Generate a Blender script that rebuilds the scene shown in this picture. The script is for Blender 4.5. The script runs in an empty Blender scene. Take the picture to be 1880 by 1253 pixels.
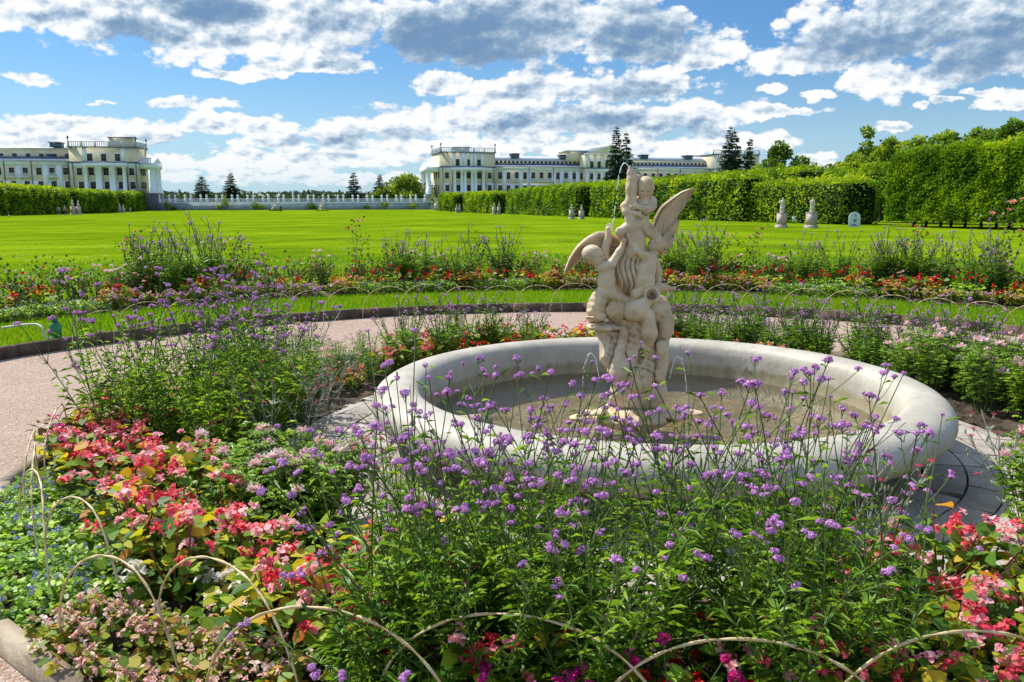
import bpy, math, random
import numpy as np
from mathutils import Matrix, Vector
random.seed(7)
RN = np.random.default_rng(7)
SC = bpy.context.scene
COL = SC.collection
PI = math.pi

# ------------------------------------------------------------------ camera
F, HOR, CAMZ = 1600.0, 362.0, 1.65           # focal length and horizon row in photo pixels, eye height
TH = math.atan((626.5 - HOR) / F)
cam = bpy.data.cameras.new('camera')
cam.sensor_width = 36.0
cam.lens = F * 36.0 / 1880.0
cam.clip_start = 0.05
cam.clip_end = 12000
camo = bpy.data.objects.new('camera', cam)
camo.location = (0, 0, CAMZ)
camo.rotation_euler = (PI / 2 - TH, 0, 0)
COL.objects.link(camo)
SC.camera = camo

# ------------------------------------------------------------------ light
SUN_EL, SUN_AZ = math.radians(49), math.radians(-52)      # azimuth from +Y, negative = left of the view
sd = Vector((math.sin(SUN_AZ) * math.cos(SUN_EL), math.cos(SUN_AZ) * math.cos(SUN_EL), math.sin(SUN_EL)))
sl = bpy.data.lights.new('sun', 'SUN')
sl.energy = 4.0
sl.angle = math.radians(0.5)
sl.color = (1.0, 0.95, 0.86)
so = bpy.data.objects.new('sun', sl)
so.rotation_euler = sd.to_track_quat('Z', 'Y').to_euler()
so.location = (0, 0, 60)
COL.objects.link(so)
SC.view_settings.view_transform = 'Standard'
SC.view_settings.look = 'None'
SC.view_settings.exposure = 0.66
SC.view_settings.gamma = 1.0
SC.cycles.max_bounces = 8
SC.cycles.transparent_max_bounces = 12
SC.cycles.caustics_reflective = False
SC.cycles.caustics_refractive = False


def ray(px, py):
    dx = (px - 940.0) / F
    dy = -(py - 626.5) / F
    return Vector((dx, math.cos(TH) + dy * math.sin(TH), -math.sin(TH) + dy * math.cos(TH)))


def at_y(px, py, Y):                         # the point of a photo pixel at distance Y
    d = ray(px, py)
    return Vector((d.x / d.y * Y, Y, CAMZ + d.z / d.y * Y))


def at_z(px, py, z=0.0):
    d = ray(px, py)
    t = (z - CAMZ) / d.z
    return Vector((d.x * t, d.y * t, z))


def prof(Y):                                 # the lawn falls away gently
    return 0.1 - 0.0116 * min(max(Y - 16, 0), 182)


def at_g(px, py):
    z = -1.0
    for _ in range(60):
        p = at_z(px, py, z)
        z = 0.5 * z + 0.5 * prof(p.y)
    return p


# ------------------------------------------------------------------ world: sky with clouds
W = bpy.data.worlds.new('World')
SC.world = W
W.use_nodes = True
wt = W.node_tree
wt.nodes.clear()
W.cycles.sampling_method = 'MANUAL'
W.cycles.sample_map_resolution = 512


class NT:                                    # tiny helper for node graphs
    def __init__(s, tree): s.t = tree

    def n(s, kind, ins=None, **kw):
        nd = s.t.nodes.new(kind)
        for k, v in kw.items(): setattr(nd, k, v)
        for k, v in (ins or {}).items():
            sk = nd.inputs[k]
            if isinstance(v, bpy.types.NodeSocket): s.t.links.new(v, sk)
            else: sk.default_value = v
        return nd

    def m(s, op, a, b=None, c=None, clamp=False):
        ins = {0: a}
        if b is not None: ins[1] = b
        if c is not None: ins[2] = c
        return s.n('ShaderNodeMath', ins, operation=op, use_clamp=clamp).outputs[0]

    def v(s, op, a, b=None, c=None):
        ins = {0: a}
        if b is not None: ins[1] = b
        if c is not None: ins[2] = c
        nd = s.n('ShaderNodeVectorMath', ins, operation=op)
        return nd.outputs[1] if op in ('LENGTH', 'DOT_PRODUCT') else nd.outputs[0]

    def ss(s, x, a, b, lo=0.0, hi=1.0):
        return s.n('ShaderNodeMapRange', {0: x, 1: a, 2: b, 3: lo, 4: hi}, interpolation_type='SMOOTHSTEP').outputs[0]

    def mix(s, f, a, b, kind='MIX'):
        nd = s.n('ShaderNodeMix', data_type='RGBA', blend_type=kind)
        for k, val in ((0, f), (6, a), (7, b)):
            sk = nd.inputs[k]
            if isinstance(val, bpy.types.NodeSocket): s.t.links.new(val, sk)
            else: sk.default_value = (*val, 1) if isinstance(val, tuple) and len(val) == 3 else val
        return nd.outputs[2]

    def noise(s, vec, scale, detail=4, rough=0.5, dist=0.0, **kw):
        return s.n('ShaderNodeTexNoise', {'Vector': vec, 'Scale': scale, 'Detail': detail, 'Roughness': rough, 'Distortion': dist}, **kw)


def azel(px, py):
    d = ray(px, py).normalized()
    return math.atan2(d.x, d.y), math.asin(d.z)


CL = [  # cloud bodies: centre x, y, half width, up, down in photo pixels
    (60, 20, 150, 60, 38), (230, 20, 190, 90, 66), (380, 50, 190, 90, 62), (520, 50, 150, 90, 50), (640, 30, 90, 80, 40),
    (780, 60, 120, 90, 58), (900, 60, 170, 110, 66), (1040, 40, 110, 90, 60), (1150, 60, 105, 100, 66), (1215, 70, 45, 60, 40),
    (600, 122, 78, 38, 16), (520, 128, 90, 20, 13), (430, 137, 60, 10, 12), (1310, 100, 72, 38, 24), (1265, 112, 50, 20, 16),
    (1480, 110, 110, 40, 24), (1580, 70, 130, 90, 62), (1700, 30, 170, 80, 66), (1850, 60, 120, 110, 70), (1640, 150, 95, 30, 28),
    (1720, 140, 80, 20, 20), (1408, 165, 27, 14, 8), (1505, 174, 30, 10, 8), (1738, 186, 28, 8, 6), (1690, 196, 13, 6, 6),
    (1850, 188, 60, 22, 16), (45, 148, 42, 22, 10), (795, 168, 50, 36, 18), (835, 150, 24, 20, 30), (930, 180, 95, 40, 24),
    (1000, 155, 80, 44, 40), (1090, 165, 80, 46, 36), (1190, 165, 90, 46, 28), (1240, 160, 45, 30, 24), (305, 191, 28, 13, 9),
    (385, 190, 50, 13, 12), (195, 191, 20, 7, 5), (130, 225, 120, 12, 20), (60, 250, 100, 26, 40), (220, 245, 120, 32, 44), (380, 230, 46, 28, 18),
    (430, 222, 36, 16, 14), (490, 235, 60, 20, 22), (500, 262, 60, 18, 16), (620, 250, 80, 34, 34), (735, 230, 90, 40, 40),
    (850, 225, 90, 32, 40), (960, 225, 100, 42, 46), (1080, 215, 100, 40, 46), (1180, 220, 90, 40, 46), (1300, 205, 90, 40, 46),
    (1290, 225, 80, 50, 30), (1420, 207, 110, 12, 12), (1400, 262, 70, 16, 20), (1490, 292, 50, 14, 12), (905, 258, 18, 20, 12),
    (200, 300, 240, 30, 30), (500, 300, 240, 26, 20), (800, 280, 200, 30, 24), (1100, 275, 240, 34, 24), (1330, 260, 120, 24, 20),
    (30, 330, 100, 16, 16), (600, 330, 260, 14, 12), (1640, 238, 26, 12, 10), (1800, 170, 40, 8, 6)]
DK = [  # where the bodies are thick and grey underneath
    (250, 62, 70, 26, 18, .8), (390, 18, 70, 36, 26, 1.1), (120, 36, 60, 14, 10, .5), (440, 74, 60, 14, 10, .5), (600, 50, 40, 60, 30, .5), (860, 86, 190, 60, 34, 1.15),
    (1180, 80, 80, 60, 34, 1.1), (950, 40, 90, 40, 40, .6), (1100, 20, 90, 30, 30, .4), (1640, 84, 130, 44, 26, 1.0), (1830, 100, 110, 60, 34, 1.0), (1740, 20, 120, 40, 40, .6),
    (1150, 168, 60, 20, 12, .9), (1000, 172, 60, 14, 10, .6), (1080, 228, 130, 30, 14, .8), (950, 240, 60, 18, 14, .6), (720, 252, 60, 14, 10, .5), (1270, 245, 60, 26, 10, .6),
    (600, 262, 70, 14, 10, .5), (300, 270, 50, 14, 12, .5), (600, 284, 80, 8, 6, .4), (60, 262, 60, 10, 8, .35), (610, 125, 34, 7, 5, .5)]


def cloud_noise():
    g = bpy.data.node_groups.new('cloud_noise', 'ShaderNodeTree')
    g.interface.new_socket('Q', in_out='INPUT', socket_type='NodeSocketVector')
    g.interface.new_socket('Value', in_out='OUTPUT', socket_type='NodeSocketFloat')
    t = NT(g)
    gi = t.n('NodeGroupInput'); go = t.n('NodeGroupOutput')
    Q = gi.outputs[0]
    n0 = t.noise(Q, 6.0, 3, 0.5, 0.0, noise_dimensions='2D').outputs[0]
    n1 = t.noise(Q, 13.0, 8, 0.56, 0.1, noise_dimensions='2D').outputs[0]
    vo = t.n('ShaderNodeTexVoronoi', {'Vector': Q, 'Scale': 26.0, 'Detail': 3.0, 'Roughness': 0.5, 'Lacunarity': 2.3}, feature='F1', voronoi_dimensions='2D').outputs[0]
    f = t.m('ADD', t.m('ADD', t.m('MULTIPLY', t.m('SUBTRACT', n1, .5), .62), t.m('MULTIPLY', t.m('SUBTRACT', n0, .5), .35)), t.m('MULTIPLY', t.m('SUBTRACT', .42, vo), .62))
    t.t.links.new(f, go.inputs[0])
    return g


def ellipses(t, V, items, grow):
    for it in items:
        a, e = azel(it[0], it[1])
        w, hu, hd = [q * grow / F for q in it[2:5]]
        s1 = (1 / w, 1 / hu, -1 / hd)
        A = t.v('MULTIPLY_ADD', V, s1, (-a * s1[0], -e * s1[1], -e * s1[2]))
        yield it, t.v('LENGTH', t.v('MAXIMUM', A, (-1000, 0, 0)))


def make_world():
    t = NT(wt)
    out = t.n('ShaderNodeOutputWorld')
    sky = t.n('ShaderNodeTexSky', sky_type='NISHITA', sun_disc=False, sun_elevation=SUN_EL, sun_rotation=SUN_AZ,
              altitude=150, air_density=1.0, dust_density=0.6, ozone_density=3.0)
    D = t.n('ShaderNodeTexCoord').outputs['Generated']
    s = t.n('ShaderNodeSeparateXYZ', {0: D})
    az = t.m('ARCTAN2', s.outputs[0], s.outputs[1])
    el = t.m('ARCSINE', s.outputs[2])
    el2 = t.m('MULTIPLY', t.m('POWER', t.m('MAXIMUM', el, .001), .8), 1.0)
    Q = t.n('ShaderNodeCombineXYZ', {0: az, 1: t.m('MULTIPLY', el2, 1.35), 2: 0.0}).outputs[0]
    w1 = t.noise(Q, 24.0, 5, 0.62, noise_dimensions='2D').outputs[1]
    wv = t.v('MULTIPLY', t.v('SUBTRACT', w1, (.5, .5, .5)), (.045, .020, 0))
    sep = t.n('ShaderNodeSeparateXYZ', {0: wv})
    x = t.m('ADD', az, sep.outputs[0]); y = t.m('ADD', el, sep.outputs[1])
    V = t.n('ShaderNodeCombineXYZ', {0: x, 1: y, 2: y}).outputs[0]
    acc = None
    for it, L in ellipses(t, V, CL, 1.20):
        acc = L if acc is None else t.m('SMOOTH_MIN', acc, L, 0.22)
    M = t.m('MAXIMUM', t.m('SUBTRACT', 1.0, acc), -1.2)
    dk = None
    for it, L in ellipses(t, V, DK, 1.6):
        d = t.m('MULTIPLY', t.ss(L, 1.2, 0.15), it[5])
        dk = d if dk is None else t.m('MAXIMUM', dk, d)
    g = cloud_noise()

    def nz(q):
        nd = t.n('ShaderNodeGroup'); nd.node_tree = g
        t.t.links.new(q, nd.inputs[0])
        return nd.outputs[0]
    Qw = t.v('ADD', Q, t.v('MULTIPLY', wv, (.25, .25, 0)))
    N0 = nz(Qw); N1 = nz(t.v('ADD', Qw, (-.005, .010, 0)))
    dens = t.m('ADD', t.m('MULTIPLY', M, 1.25), N0)
    lowf = t.noise(Q, 11.0, 3, .5, noise_dimensions='2D').outputs[0]
    dk = t.m('MULTIPLY', dk, t.ss(lowf, .25, .6, .72, 1.12))
    rel = t.m('SUBTRACT', N0, N1)
    alpha = t.ss(dens, -0.02, 0.26)
    edge = t.ss(dens, 0.9, 0.1)
    lit = t.m('ADD', t.m('SUBTRACT', t.m('ADD', .80, t.m('MULTIPLY', edge, .17)), t.m('MULTIPLY', dk, .70)), t.m('MULTIPLY', t.m('MULTIPLY', rel, 1.15), t.m('SUBTRACT', 1.0, t.m('MULTIPLY', dk, .30))), clamp=True)

    def shade(f):
        nd = t.n('ShaderNodeValToRGB', {0: f})
        c = nd.color_ramp
        c.elements[0].position = 0.0; c.elements[0].color = (0.115, 0.20, 0.33, 1)
        c.elements[1].position = 1.0; c.elements[1].color = (0.63, 0.63, 0.63, 1)
        for p, q in ((.25, (.165, .25, .36)), (.5, (.31, .39, .48)), (.72, (.50, .55, .60)), (.88, (.63, .64, .65))):
            e = c.elements.new(p); e.color = (*q, 1)
        return nd.outputs[0]
    skyc = t.v('MULTIPLY', sky.outputs[0], (0.036, 0.056, 0.074))
    hz = t.ss(el, 0.16, 0.0, 0.0, 0.6)
    skyc = t.mix(hz, skyc, (0.37, 0.51, 0.61))
    alpha = t.m('MULTIPLY', alpha, t.ss(el, 0.0, 0.05, .5, 1.0))
    colA = t.mix(alpha, skyc, shade(lit))
    bgA = t.n('ShaderNodeBackground', {0: colA, 1: 1.0})
    # the rest of the dome: broken cloud, drifting freely, brightened to add fill light
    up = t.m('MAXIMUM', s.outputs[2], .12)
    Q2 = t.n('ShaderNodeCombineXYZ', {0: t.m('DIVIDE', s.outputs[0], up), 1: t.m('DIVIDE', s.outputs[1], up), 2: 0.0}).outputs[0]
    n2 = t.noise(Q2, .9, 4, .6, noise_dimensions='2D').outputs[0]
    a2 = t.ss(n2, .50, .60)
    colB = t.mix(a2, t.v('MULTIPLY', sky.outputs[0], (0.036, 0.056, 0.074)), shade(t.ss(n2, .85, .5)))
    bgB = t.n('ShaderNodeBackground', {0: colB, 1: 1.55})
    bgC = t.n('ShaderNodeBackground', {0: (.17, .18, .12, 1), 1: 1.0})
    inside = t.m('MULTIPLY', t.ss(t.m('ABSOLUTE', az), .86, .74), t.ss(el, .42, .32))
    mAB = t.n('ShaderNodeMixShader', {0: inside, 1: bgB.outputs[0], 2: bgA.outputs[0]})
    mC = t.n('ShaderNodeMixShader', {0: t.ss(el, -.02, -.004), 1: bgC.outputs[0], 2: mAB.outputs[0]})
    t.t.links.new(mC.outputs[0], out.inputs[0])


make_world()

# ------------------------------------------------------------------ object helpers


def tag(o, label=None, cat=None, group=None, kind=None):
    if label: o['label'] = label
    if cat: o['category'] = cat
    if group: o['group'] = group
    if kind: o['kind'] = kind
    return o


def thing(name, label, cat, loc=(0, 0, 0), rz=0.0, group=None):
    o = bpy.data.objects.new(name, None)
    o.empty_display_size = 0.2
    o.location = loc
    o.rotation_euler = (0, 0, rz)
    COL.objects.link(o)
    return tag(o, label, cat, group)


KIDS = {}


def link(name, me, parent=None, loc=None, rot=None, scale=None):
    o = bpy.data.objects.new(name, me)
    COL.objects.link(o)
    if parent is not None:
        o.parent = parent
        KIDS.setdefault(parent.name, []).append(o)
    if loc is not None: o.location = loc
    if rot is not None: o.rotation_euler = rot
    if scale is not None: o.scale = scale if hasattr(scale, '__len__') else (scale,) * 3
    return o


def dup(src, loc, rz=0.0, sc=1.0, label=None, group=None, parent=None, cat=None):
    r = src.copy()
    COL.objects.link(r)
    if parent is not None: r.parent = parent
    else:
        r.location = loc
        r.rotation_euler = (random.uniform(-.05, .05), random.uniform(-.05, .05), rz)
        r.scale = sc if hasattr(sc, '__len__') else (sc,) * 3
        if label: r['label'] = label
        if group: r['group'] = group
        if cat: r['category'] = cat
    for ch in KIDS.get(src.name, []):
        c = dup(ch, None, parent=r)
        KIDS.setdefault(r.name, []).append(c)
    return r


class MB:
    def __init__(s):
        s.V = []; s.L = []; s.T = []; s.M = []; s.R = []; s.n = 0

    def add(s, V, Fc, mat=0, r=None):
        V = np.asarray(V, dtype=np.float32).reshape(-1, 3)
        Fc = np.asarray(Fc, dtype=np.int32)
        s.V.append(V)
        s.L.append((Fc + s.n).ravel())
        m, k = Fc.shape
        s.T.append(np.full(m, k, np.int32))
        s.M.append(np.full(m, mat, np.int32))
        s.R.append(np.full(m, random.random() if r is None else 0, np.float32) if r is None or np.isscalar(r) else np.asarray(r, np.float32))
        if np.isscalar(r): s.R[-1][:] = r
        s.n += len(V)
        return s

    def polys(s, P, mat=0, r=None):          # P (n,k,3): n separate k-gons
        P = np.asarray(P, np.float32)
        n, k = P.shape[:2]
        if n == 0: return s
        return s.add(P.reshape(-1, 3), np.arange(n * k).reshape(n, k), mat, RN.random(n) if r is None else r)

    def tube(s, pts, rad, seg=6, mat=0, r=None, cap=True, twist=0.0, flat=1.0):
        pts = np.asarray(pts, float)
        n = len(pts)
        rad = np.full(n, rad, float) if np.isscalar(rad) else np.asarray(rad, float)
        d = np.gradient(pts, axis=0)
        d /= np.linalg.norm(d, axis=1)[:, None] + 1e-9
        ref = np.array([0, 0, 1.0]) if abs(d[:, 2].mean()) < 0.9 else np.array([1.0, 0, 0])
        a = np.cross(d, ref); a /= np.linalg.norm(a, axis=1)[:, None] + 1e-9
        b = np.cross(d, a)
        an = np.linspace(0, 2 * PI, seg, endpoint=False)
        tw = np.arange(n) * twist
        c = np.cos(an)[None] ; si = np.sin(an)[None] * flat
        ca, sa = np.cos(tw)[:, None], np.sin(tw)[:, None]
        x = c * ca - si * sa; y = c * sa + si * ca
        V = pts[:, None] + rad[:, None, None] * (x[..., None] * a[:, None] + y[..., None] * b[:, None])
        i = np.arange(n - 1)[:, None] * seg; j = np.arange(seg)[None]; j2 = (j + 1) % seg
        Fc = np.stack([i + j, i + j2, i + seg + j2, i + seg + j], -1).reshape(-1, 4)
        base = s.n
        s.add(V, Fc, mat, random.random() if r is None else r)
        if cap:
            for st in (0, (n - 1) * seg):
                s.L.append(np.arange(seg, dtype=np.int32) + base + st)
                s.T.append(np.array([seg], np.int32)); s.M.append(np.array([mat], np.int32)); s.R.append(np.array([.5], np.float32))
        return s

    def lathe(s, prof_, seg=24, mat=0, c=(0, 0, 0), r=None, sx=1.0, sy=1.0):
        pr = np.asarray(prof_, float)
        an = np.linspace(0, 2 * PI, seg, endpoint=False)
        V = np.stack([pr[:, 0, None] * np.cos(an) * sx + c[0], pr[:, 0, None] * np.sin(an) * sy + c[1], np.repeat(pr[:, 1, None], seg, 1) + c[2]], -1)
        n = len(pr)
        i = np.arange(n - 1)[:, None] * seg; j = np.arange(seg)[None]; j2 = (j + 1) % seg
        Fc = np.stack([i + j, i + j2, i + seg + j2, i + seg + j], -1).reshape(-1, 4)
        return s.add(V, Fc, mat, random.random() if r is None else r)

    def box(s, c, size, mat=0, rz=0.0, r=None, top=1.0):
        x, y, z = [q / 2 for q in size]
        V = np.array([(-x, -y, -z), (x, -y, -z), (x, y, -z), (-x, y, -z), (-x * top, -y * top, z), (x * top, -y * top, z), (x * top, y * top, z), (-x * top, y * top, z)])
        if rz:
            cc, ss_ = math.cos(rz), math.sin(rz)
            V = np.stack([V[:, 0] * cc - V[:, 1] * ss_, V[:, 0] * ss_ + V[:, 1] * cc, V[:, 2]], -1)
        return s.add(V + np.array(c), [(0, 3, 2, 1), (4, 5, 6, 7), (0, 1, 5, 4), (1, 2, 6, 5), (2, 3, 7, 6), (3, 0, 4, 7)], mat, random.random() if r is None else r)

    def bx(s, x0, x1, y0, y1, z0, z1, mat=0, r=None):
        return s.box(((x0 + x1) / 2, (y0 + y1) / 2, (z0 + z1) / 2), (x1 - x0, y1 - y0, z1 - z0), mat, 0, r)

    def mesh(s, name, mats, smooth=False):
        me = bpy.data.meshes.new(name)
        V = np.concatenate(s.V); L = np.concatenate(s.L); T = np.concatenate(s.T)
        me.vertices.add(len(V)); me.vertices.foreach_set('co', V.ravel())
        me.loops.add(len(L)); me.loops.foreach_set('vertex_index', L)
        me.polygons.add(len(T))
        st = np.zeros(len(T), np.int32); st[1:] = np.cumsum(T)[:-1]
        me.polygons.foreach_set('loop_start', st)
        me.polygons.foreach_set('material_index', np.concatenate(s.M))
        if smooth: me.polygons.foreach_set('use_smooth', np.ones(len(T), bool))
        a = me.attributes.new('r', 'FLOAT', 'FACE')
        a.data.foreach_set('value', np.concatenate(s.R))
        me.update(calc_edges=True)
        for m in (mats if isinstance(mats, (list, tuple)) else [mats]): me.materials.append(m)
        return me

    def obj(s, name, mats, parent=None, smooth=False, **kw):
        return link(name, s.mesh(name, mats, smooth), parent, **kw)


def unit(v): return v / (np.linalg.norm(v, axis=-1, keepdims=True) + 1e-9)


def leafset(P, D, L, W, k=4, roll=None, droop=0.0):
    """kite (k=4) or rounded (k=8) leaves at points P growing along D; returns (n,k,3)"""
    P = np.asarray(P, float); D = unit(np.asarray(D, float)); n = len(P)
    if n == 0: return np.zeros((0, k, 3))
    L = np.broadcast_to(L, n)[:, None]; W = np.broadcast_to(W, n)[:, None]
    S = unit(np.cross(D, np.tile([0, 0, 1.0], (n, 1)) + RN.normal(0, .35 if roll is None else roll, (n, 3))))
    N = np.cross(S, D)
    if k == 4:
        return np.stack([P, P + D * L * .45 + S * W * .5 - N * W * .12, P + D * L - N * L * droop, P + D * L * .45 - S * W * .5 - N * W * .12], 1)
    if k == 6:
        return np.stack([P, P + D * L * .3 + S * W * .5 + N * W * .1, P + D * L * .7 + S * W * .36 + N * W * .08, P + D * L - N * L * droop,
                         P + D * L * .7 - S * W * .36 + N * W * .08, P + D * L * .3 - S * W * .5 + N * W * .1], 1)
    an = np.linspace(-PI, PI, k, endpoint=False)
    pts = []
    for q in an:
        pts.append(P + D * L * (.5 + .5 * math.cos(q)) + S * W * .5 * math.sin(q) * (1 - .30 * math.cos(q)) + N * W * .22 * (math.sin(q) ** 2) - N * L * droop * (.5 + .5 * math.cos(q)) ** 2)
    return np.stack(pts, 1)


def sph(n, zmin=-1.0):
    z = RN.uniform(zmin, 1, n); a = RN.uniform(0, 2 * PI, n); q = np.sqrt(1 - z * z)
    return np.stack([q * np.cos(a), q * np.sin(a), z], -1)


# ------------------------------------------------------------------ materials
MATS = {}


def base_mat(name):
    m = bpy.data.materials.new(name)
    m.use_nodes = True
    m.node_tree.nodes.clear()
    return m, NT(m.node_tree)


def ramp(t, fac, cols):
    nd = t.n('ShaderNodeValToRGB', {0: fac})
    cr = nd.color_ramp
    n = len(cols)
    cr.elements[0].color = (*cols[0], 1); cr.elements[1].color = (*cols[-1], 1)
    for i in range(1, n - 1):
        e = cr.elements.new(i / (n - 1)); e.color = (*cols[i], 1)
    return nd.outputs[0]


def leafmat(name, cols, trans=0.45, tint=(1.25, 1.15, .45), rough=.45, spec=.35, nscale=0.0):
    if name in MATS: return MATS[name]
    m, t = base_mat(name)
    at = t.n('ShaderNodeAttribute', attribute_name='r')
    f = at.outputs['Fac']
    if nscale:
        tcn = t.n('ShaderNodeTexCoord')
        nz = t.noise(tcn.outputs['Object'], nscale, 3, .55).outputs[0]
        f = t.m('ADD', t.m('MULTIPLY', f, .5), t.m('MULTIPLY', t.ss(nz, .3, .7), .5))
    oi = t.n('ShaderNodeObjectInfo')
    f = t.m('ADD', f, t.m('MULTIPLY', t.m('SUBTRACT', oi.outputs['Random'], .5), .25), clamp=True)
    c = ramp(t, f, cols)
    p = t.n('ShaderNodeBsdfPrincipled', {'Base Color': c, 'Roughness': rough, 'Specular IOR Level': spec})
    tr = t.n('ShaderNodeBsdfTranslucent', {0: t.v('MULTIPLY', c, tint)})
    mx = t.n('ShaderNodeMixShader', {0: trans, 1: p.outputs[0], 2: tr.outputs[0]})
    o = t.n('ShaderNodeOutputMaterial', {0: mx.outputs[0]})
    MATS[name] = m
    return m


def mat(name, cols, scale=4.0, rough=.8, spec=.3, bump=0.0, bscale=None, detail=5, metal=0.0, face=0.0, coord='Object'):
    if name in MATS: return MATS[name]
    m, t = base_mat(name)
    tcn = t.n('ShaderNodeTexCoord')
    co = tcn.outputs[coord]
    nz = t.noise(co, scale, detail, .6).outputs[0]
    f = t.ss(nz, .28, .72)
    if face:
        at = t.n('ShaderNodeAttribute', attribute_name='r')
        f = t.m('ADD', t.m('MULTIPLY', f, 1 - face), t.m('MULTIPLY', at.outputs['Fac'], face))
    c = ramp(t, f, cols if len(cols) > 1 else cols * 2)
    ins = {'Base Color': c, 'Roughness': rough, 'Specular IOR Level': spec, 'Metallic': metal}
    if bump:
        bn = t.noise(co, bscale or scale * 4, 6, .65).outputs[0]
        ins['Normal'] = t.n('ShaderNodeBump', {'Height': bn, 'Strength': min(1, bump), 'Distance': .02 if bump <= 1 else .05}).outputs[0]
    p = t.n('ShaderNodeBsdfPrincipled', ins)
    t.n('ShaderNodeOutputMaterial', {0: p.outputs[0]})
    MATS[name] = m
    return m
# ------------------------------------------------------------------ ground
FX, FY = 0.93, 5.72                          # middle of the fountain
R_BASIN, R_PAVE, R_BED, R_PATH = 1.86, 2.47, 3.93, 6.90
GRASS = [(.06, .16, .003), (.13, .28, .004), (.22, .40, .006), (.34, .48, .02)]


def ring_mesh(name, r0, r1, nr, na, zf, m, kind='structure', jit=0):
    b = MB()
    rs = np.linspace(r0, r1, nr) if np.isscalar(r0) else r0
    an = np.linspace(0, 2 * PI, na, endpoint=False)
    X = FX + rs[:, None] * np.sin(an); Y = FY + rs[:, None] * np.cos(an)
    Z = zf(X, Y)
    n = len(rs)
    i = np.arange(n - 1)[:, None] * na; j = np.arange(na)[None]; j2 = (j + 1) % na
    b.add(np.stack([X, Y, Z], -1), np.stack([i + j2, i + j, i + na + j, i + na + j2], -1).reshape(-1, 4), 0, .5)
    return tag(b.obj(name, m, smooth=True), kind=kind)


def lawn_mat():
    m, t = base_mat('lawn')
    tcn = t.n('ShaderNodeTexCoord')
    co = tcn.outputs['Object']
    s = t.v('MULTIPLY', co, (.8, 1, 1))
    n1 = t.noise(s, .12, 6, .65).outputs[0]
    n2 = t.noise(co, 5.0, 5, .7).outputs[0]
    n3 = t.noise(co, 60.0, 3, .7).outputs[0]
    n4 = t.noise(t.v('MULTIPLY', co, (.7, 1, 1)), .5, 5, .65).outputs[0]
    f = t.m('ADD', t.m('ADD', t.m('MULTIPLY', n1, .35), t.m('MULTIPLY', n2, .22)), t.m('ADD', t.m('MULTIPLY', n3, .15), t.m('MULTIPLY', n4, .28)))
    c = ramp(t, t.ss(f, .36, .64), [(.060, .115, .004), (.110, .190, .004), (.165, .26, .006), (.25, .33, .015)])
    bm = t.n('ShaderNodeBump', {'Height': t.m('ADD', n3, n2), 'Strength': .6, 'Distance': .03}).outputs[0]
    p = t.n('ShaderNodeBsdfPrincipled', {'Base Color': c, 'Roughness': 1.0, 'Specular IOR Level': .0, 'Normal': bm})
    t.n('ShaderNodeOutputMaterial', {0: p.outputs[0]})
    return m


def gravel_mat():
    m, t = base_mat('gravel')
    tcn = t.n('ShaderNodeTexCoord')
    co = tcn.outputs['Object']
    v = t.n('ShaderNodeTexVoronoi', {'Vector': co, 'Scale': 75.0, 'Detail': 1.0}, feature='F1')
    n1 = t.noise(co, 1.3, 5, .6).outputs[0]
    n2 = t.noise(co, 22, 4, .6).outputs[0]
    sp = t.n('ShaderNodeSeparateColor', {0: v.outputs['Color']})
    f = t.m('ADD', t.m('MULTIPLY', sp.outputs[0], .55), t.m('MULTIPLY', n1, .45))
    c = ramp(t, f, [(.17, .105, .075), (.31, .205, .15), (.385, .27, .205), (.45, .34, .27), (.56, .46, .39)])
    c = t.mix(t.ss(n2, .55, .8, 0, .5), c, (.16, .11, .08))
    bm = t.n('ShaderNodeBump', {'Height': t.m('ADD', t.m('MULTIPLY', v.outputs['Distance'], -1.0), n2), 'Strength': .8, 'Distance': .012}).outputs[0]
    p = t.n('ShaderNodeBsdfPrincipled', {'Base Color': c, 'Roughness': .95, 'Specular IOR Level': .15, 'Normal': bm})
    t.n('ShaderNodeOutputMaterial', {0: p.outputs[0]})
    return m


profv = np.vectorize(prof)
rr = np.concatenate([np.linspace(R_PATH + .06, 12, 12), np.geomspace(12.8, 330, 60), [500, 900, 2000, 6000]])
ring_mesh('lawn', rr, None, 0, 256, lambda X, Y: profv(Y), lawn_mat())
ring_mesh('gravel_path', R_BED - .02, R_PATH + .04, 26, 160, lambda X, Y: 0 * X + .004 * np.sin(X * 3.1) * np.sin(Y * 2.7), gravel_mat())
SOIL = mat('soil', [(.03, .022, .016), (.075, .055, .038), (.15, .115, .085)], 9, .95, .15, bump=1.0, bscale=40)


def rough(X, Y, z0, a):
    return z0 + a * (np.sin(X * 9 + 3 * np.sin(Y * 7)) * np.sin(Y * 11 + 2 * np.sin(X * 5)) + .6 * np.sin(X * 31 + Y * 17) * np.sin(Y * 37 - X * 13)) + RN.normal(0, a * .35, X.shape)


ring_mesh('bed_soil', R_PAVE - .06, R_BED - .04, 46, 900, lambda X, Y: rough(X, Y, .035, .010), SOIL)
ring_mesh('outer_bed_soil', 8.75, 10.5, 30, 700, lambda X, Y: rough(X, Y, .13, .012), SOIL)

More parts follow.
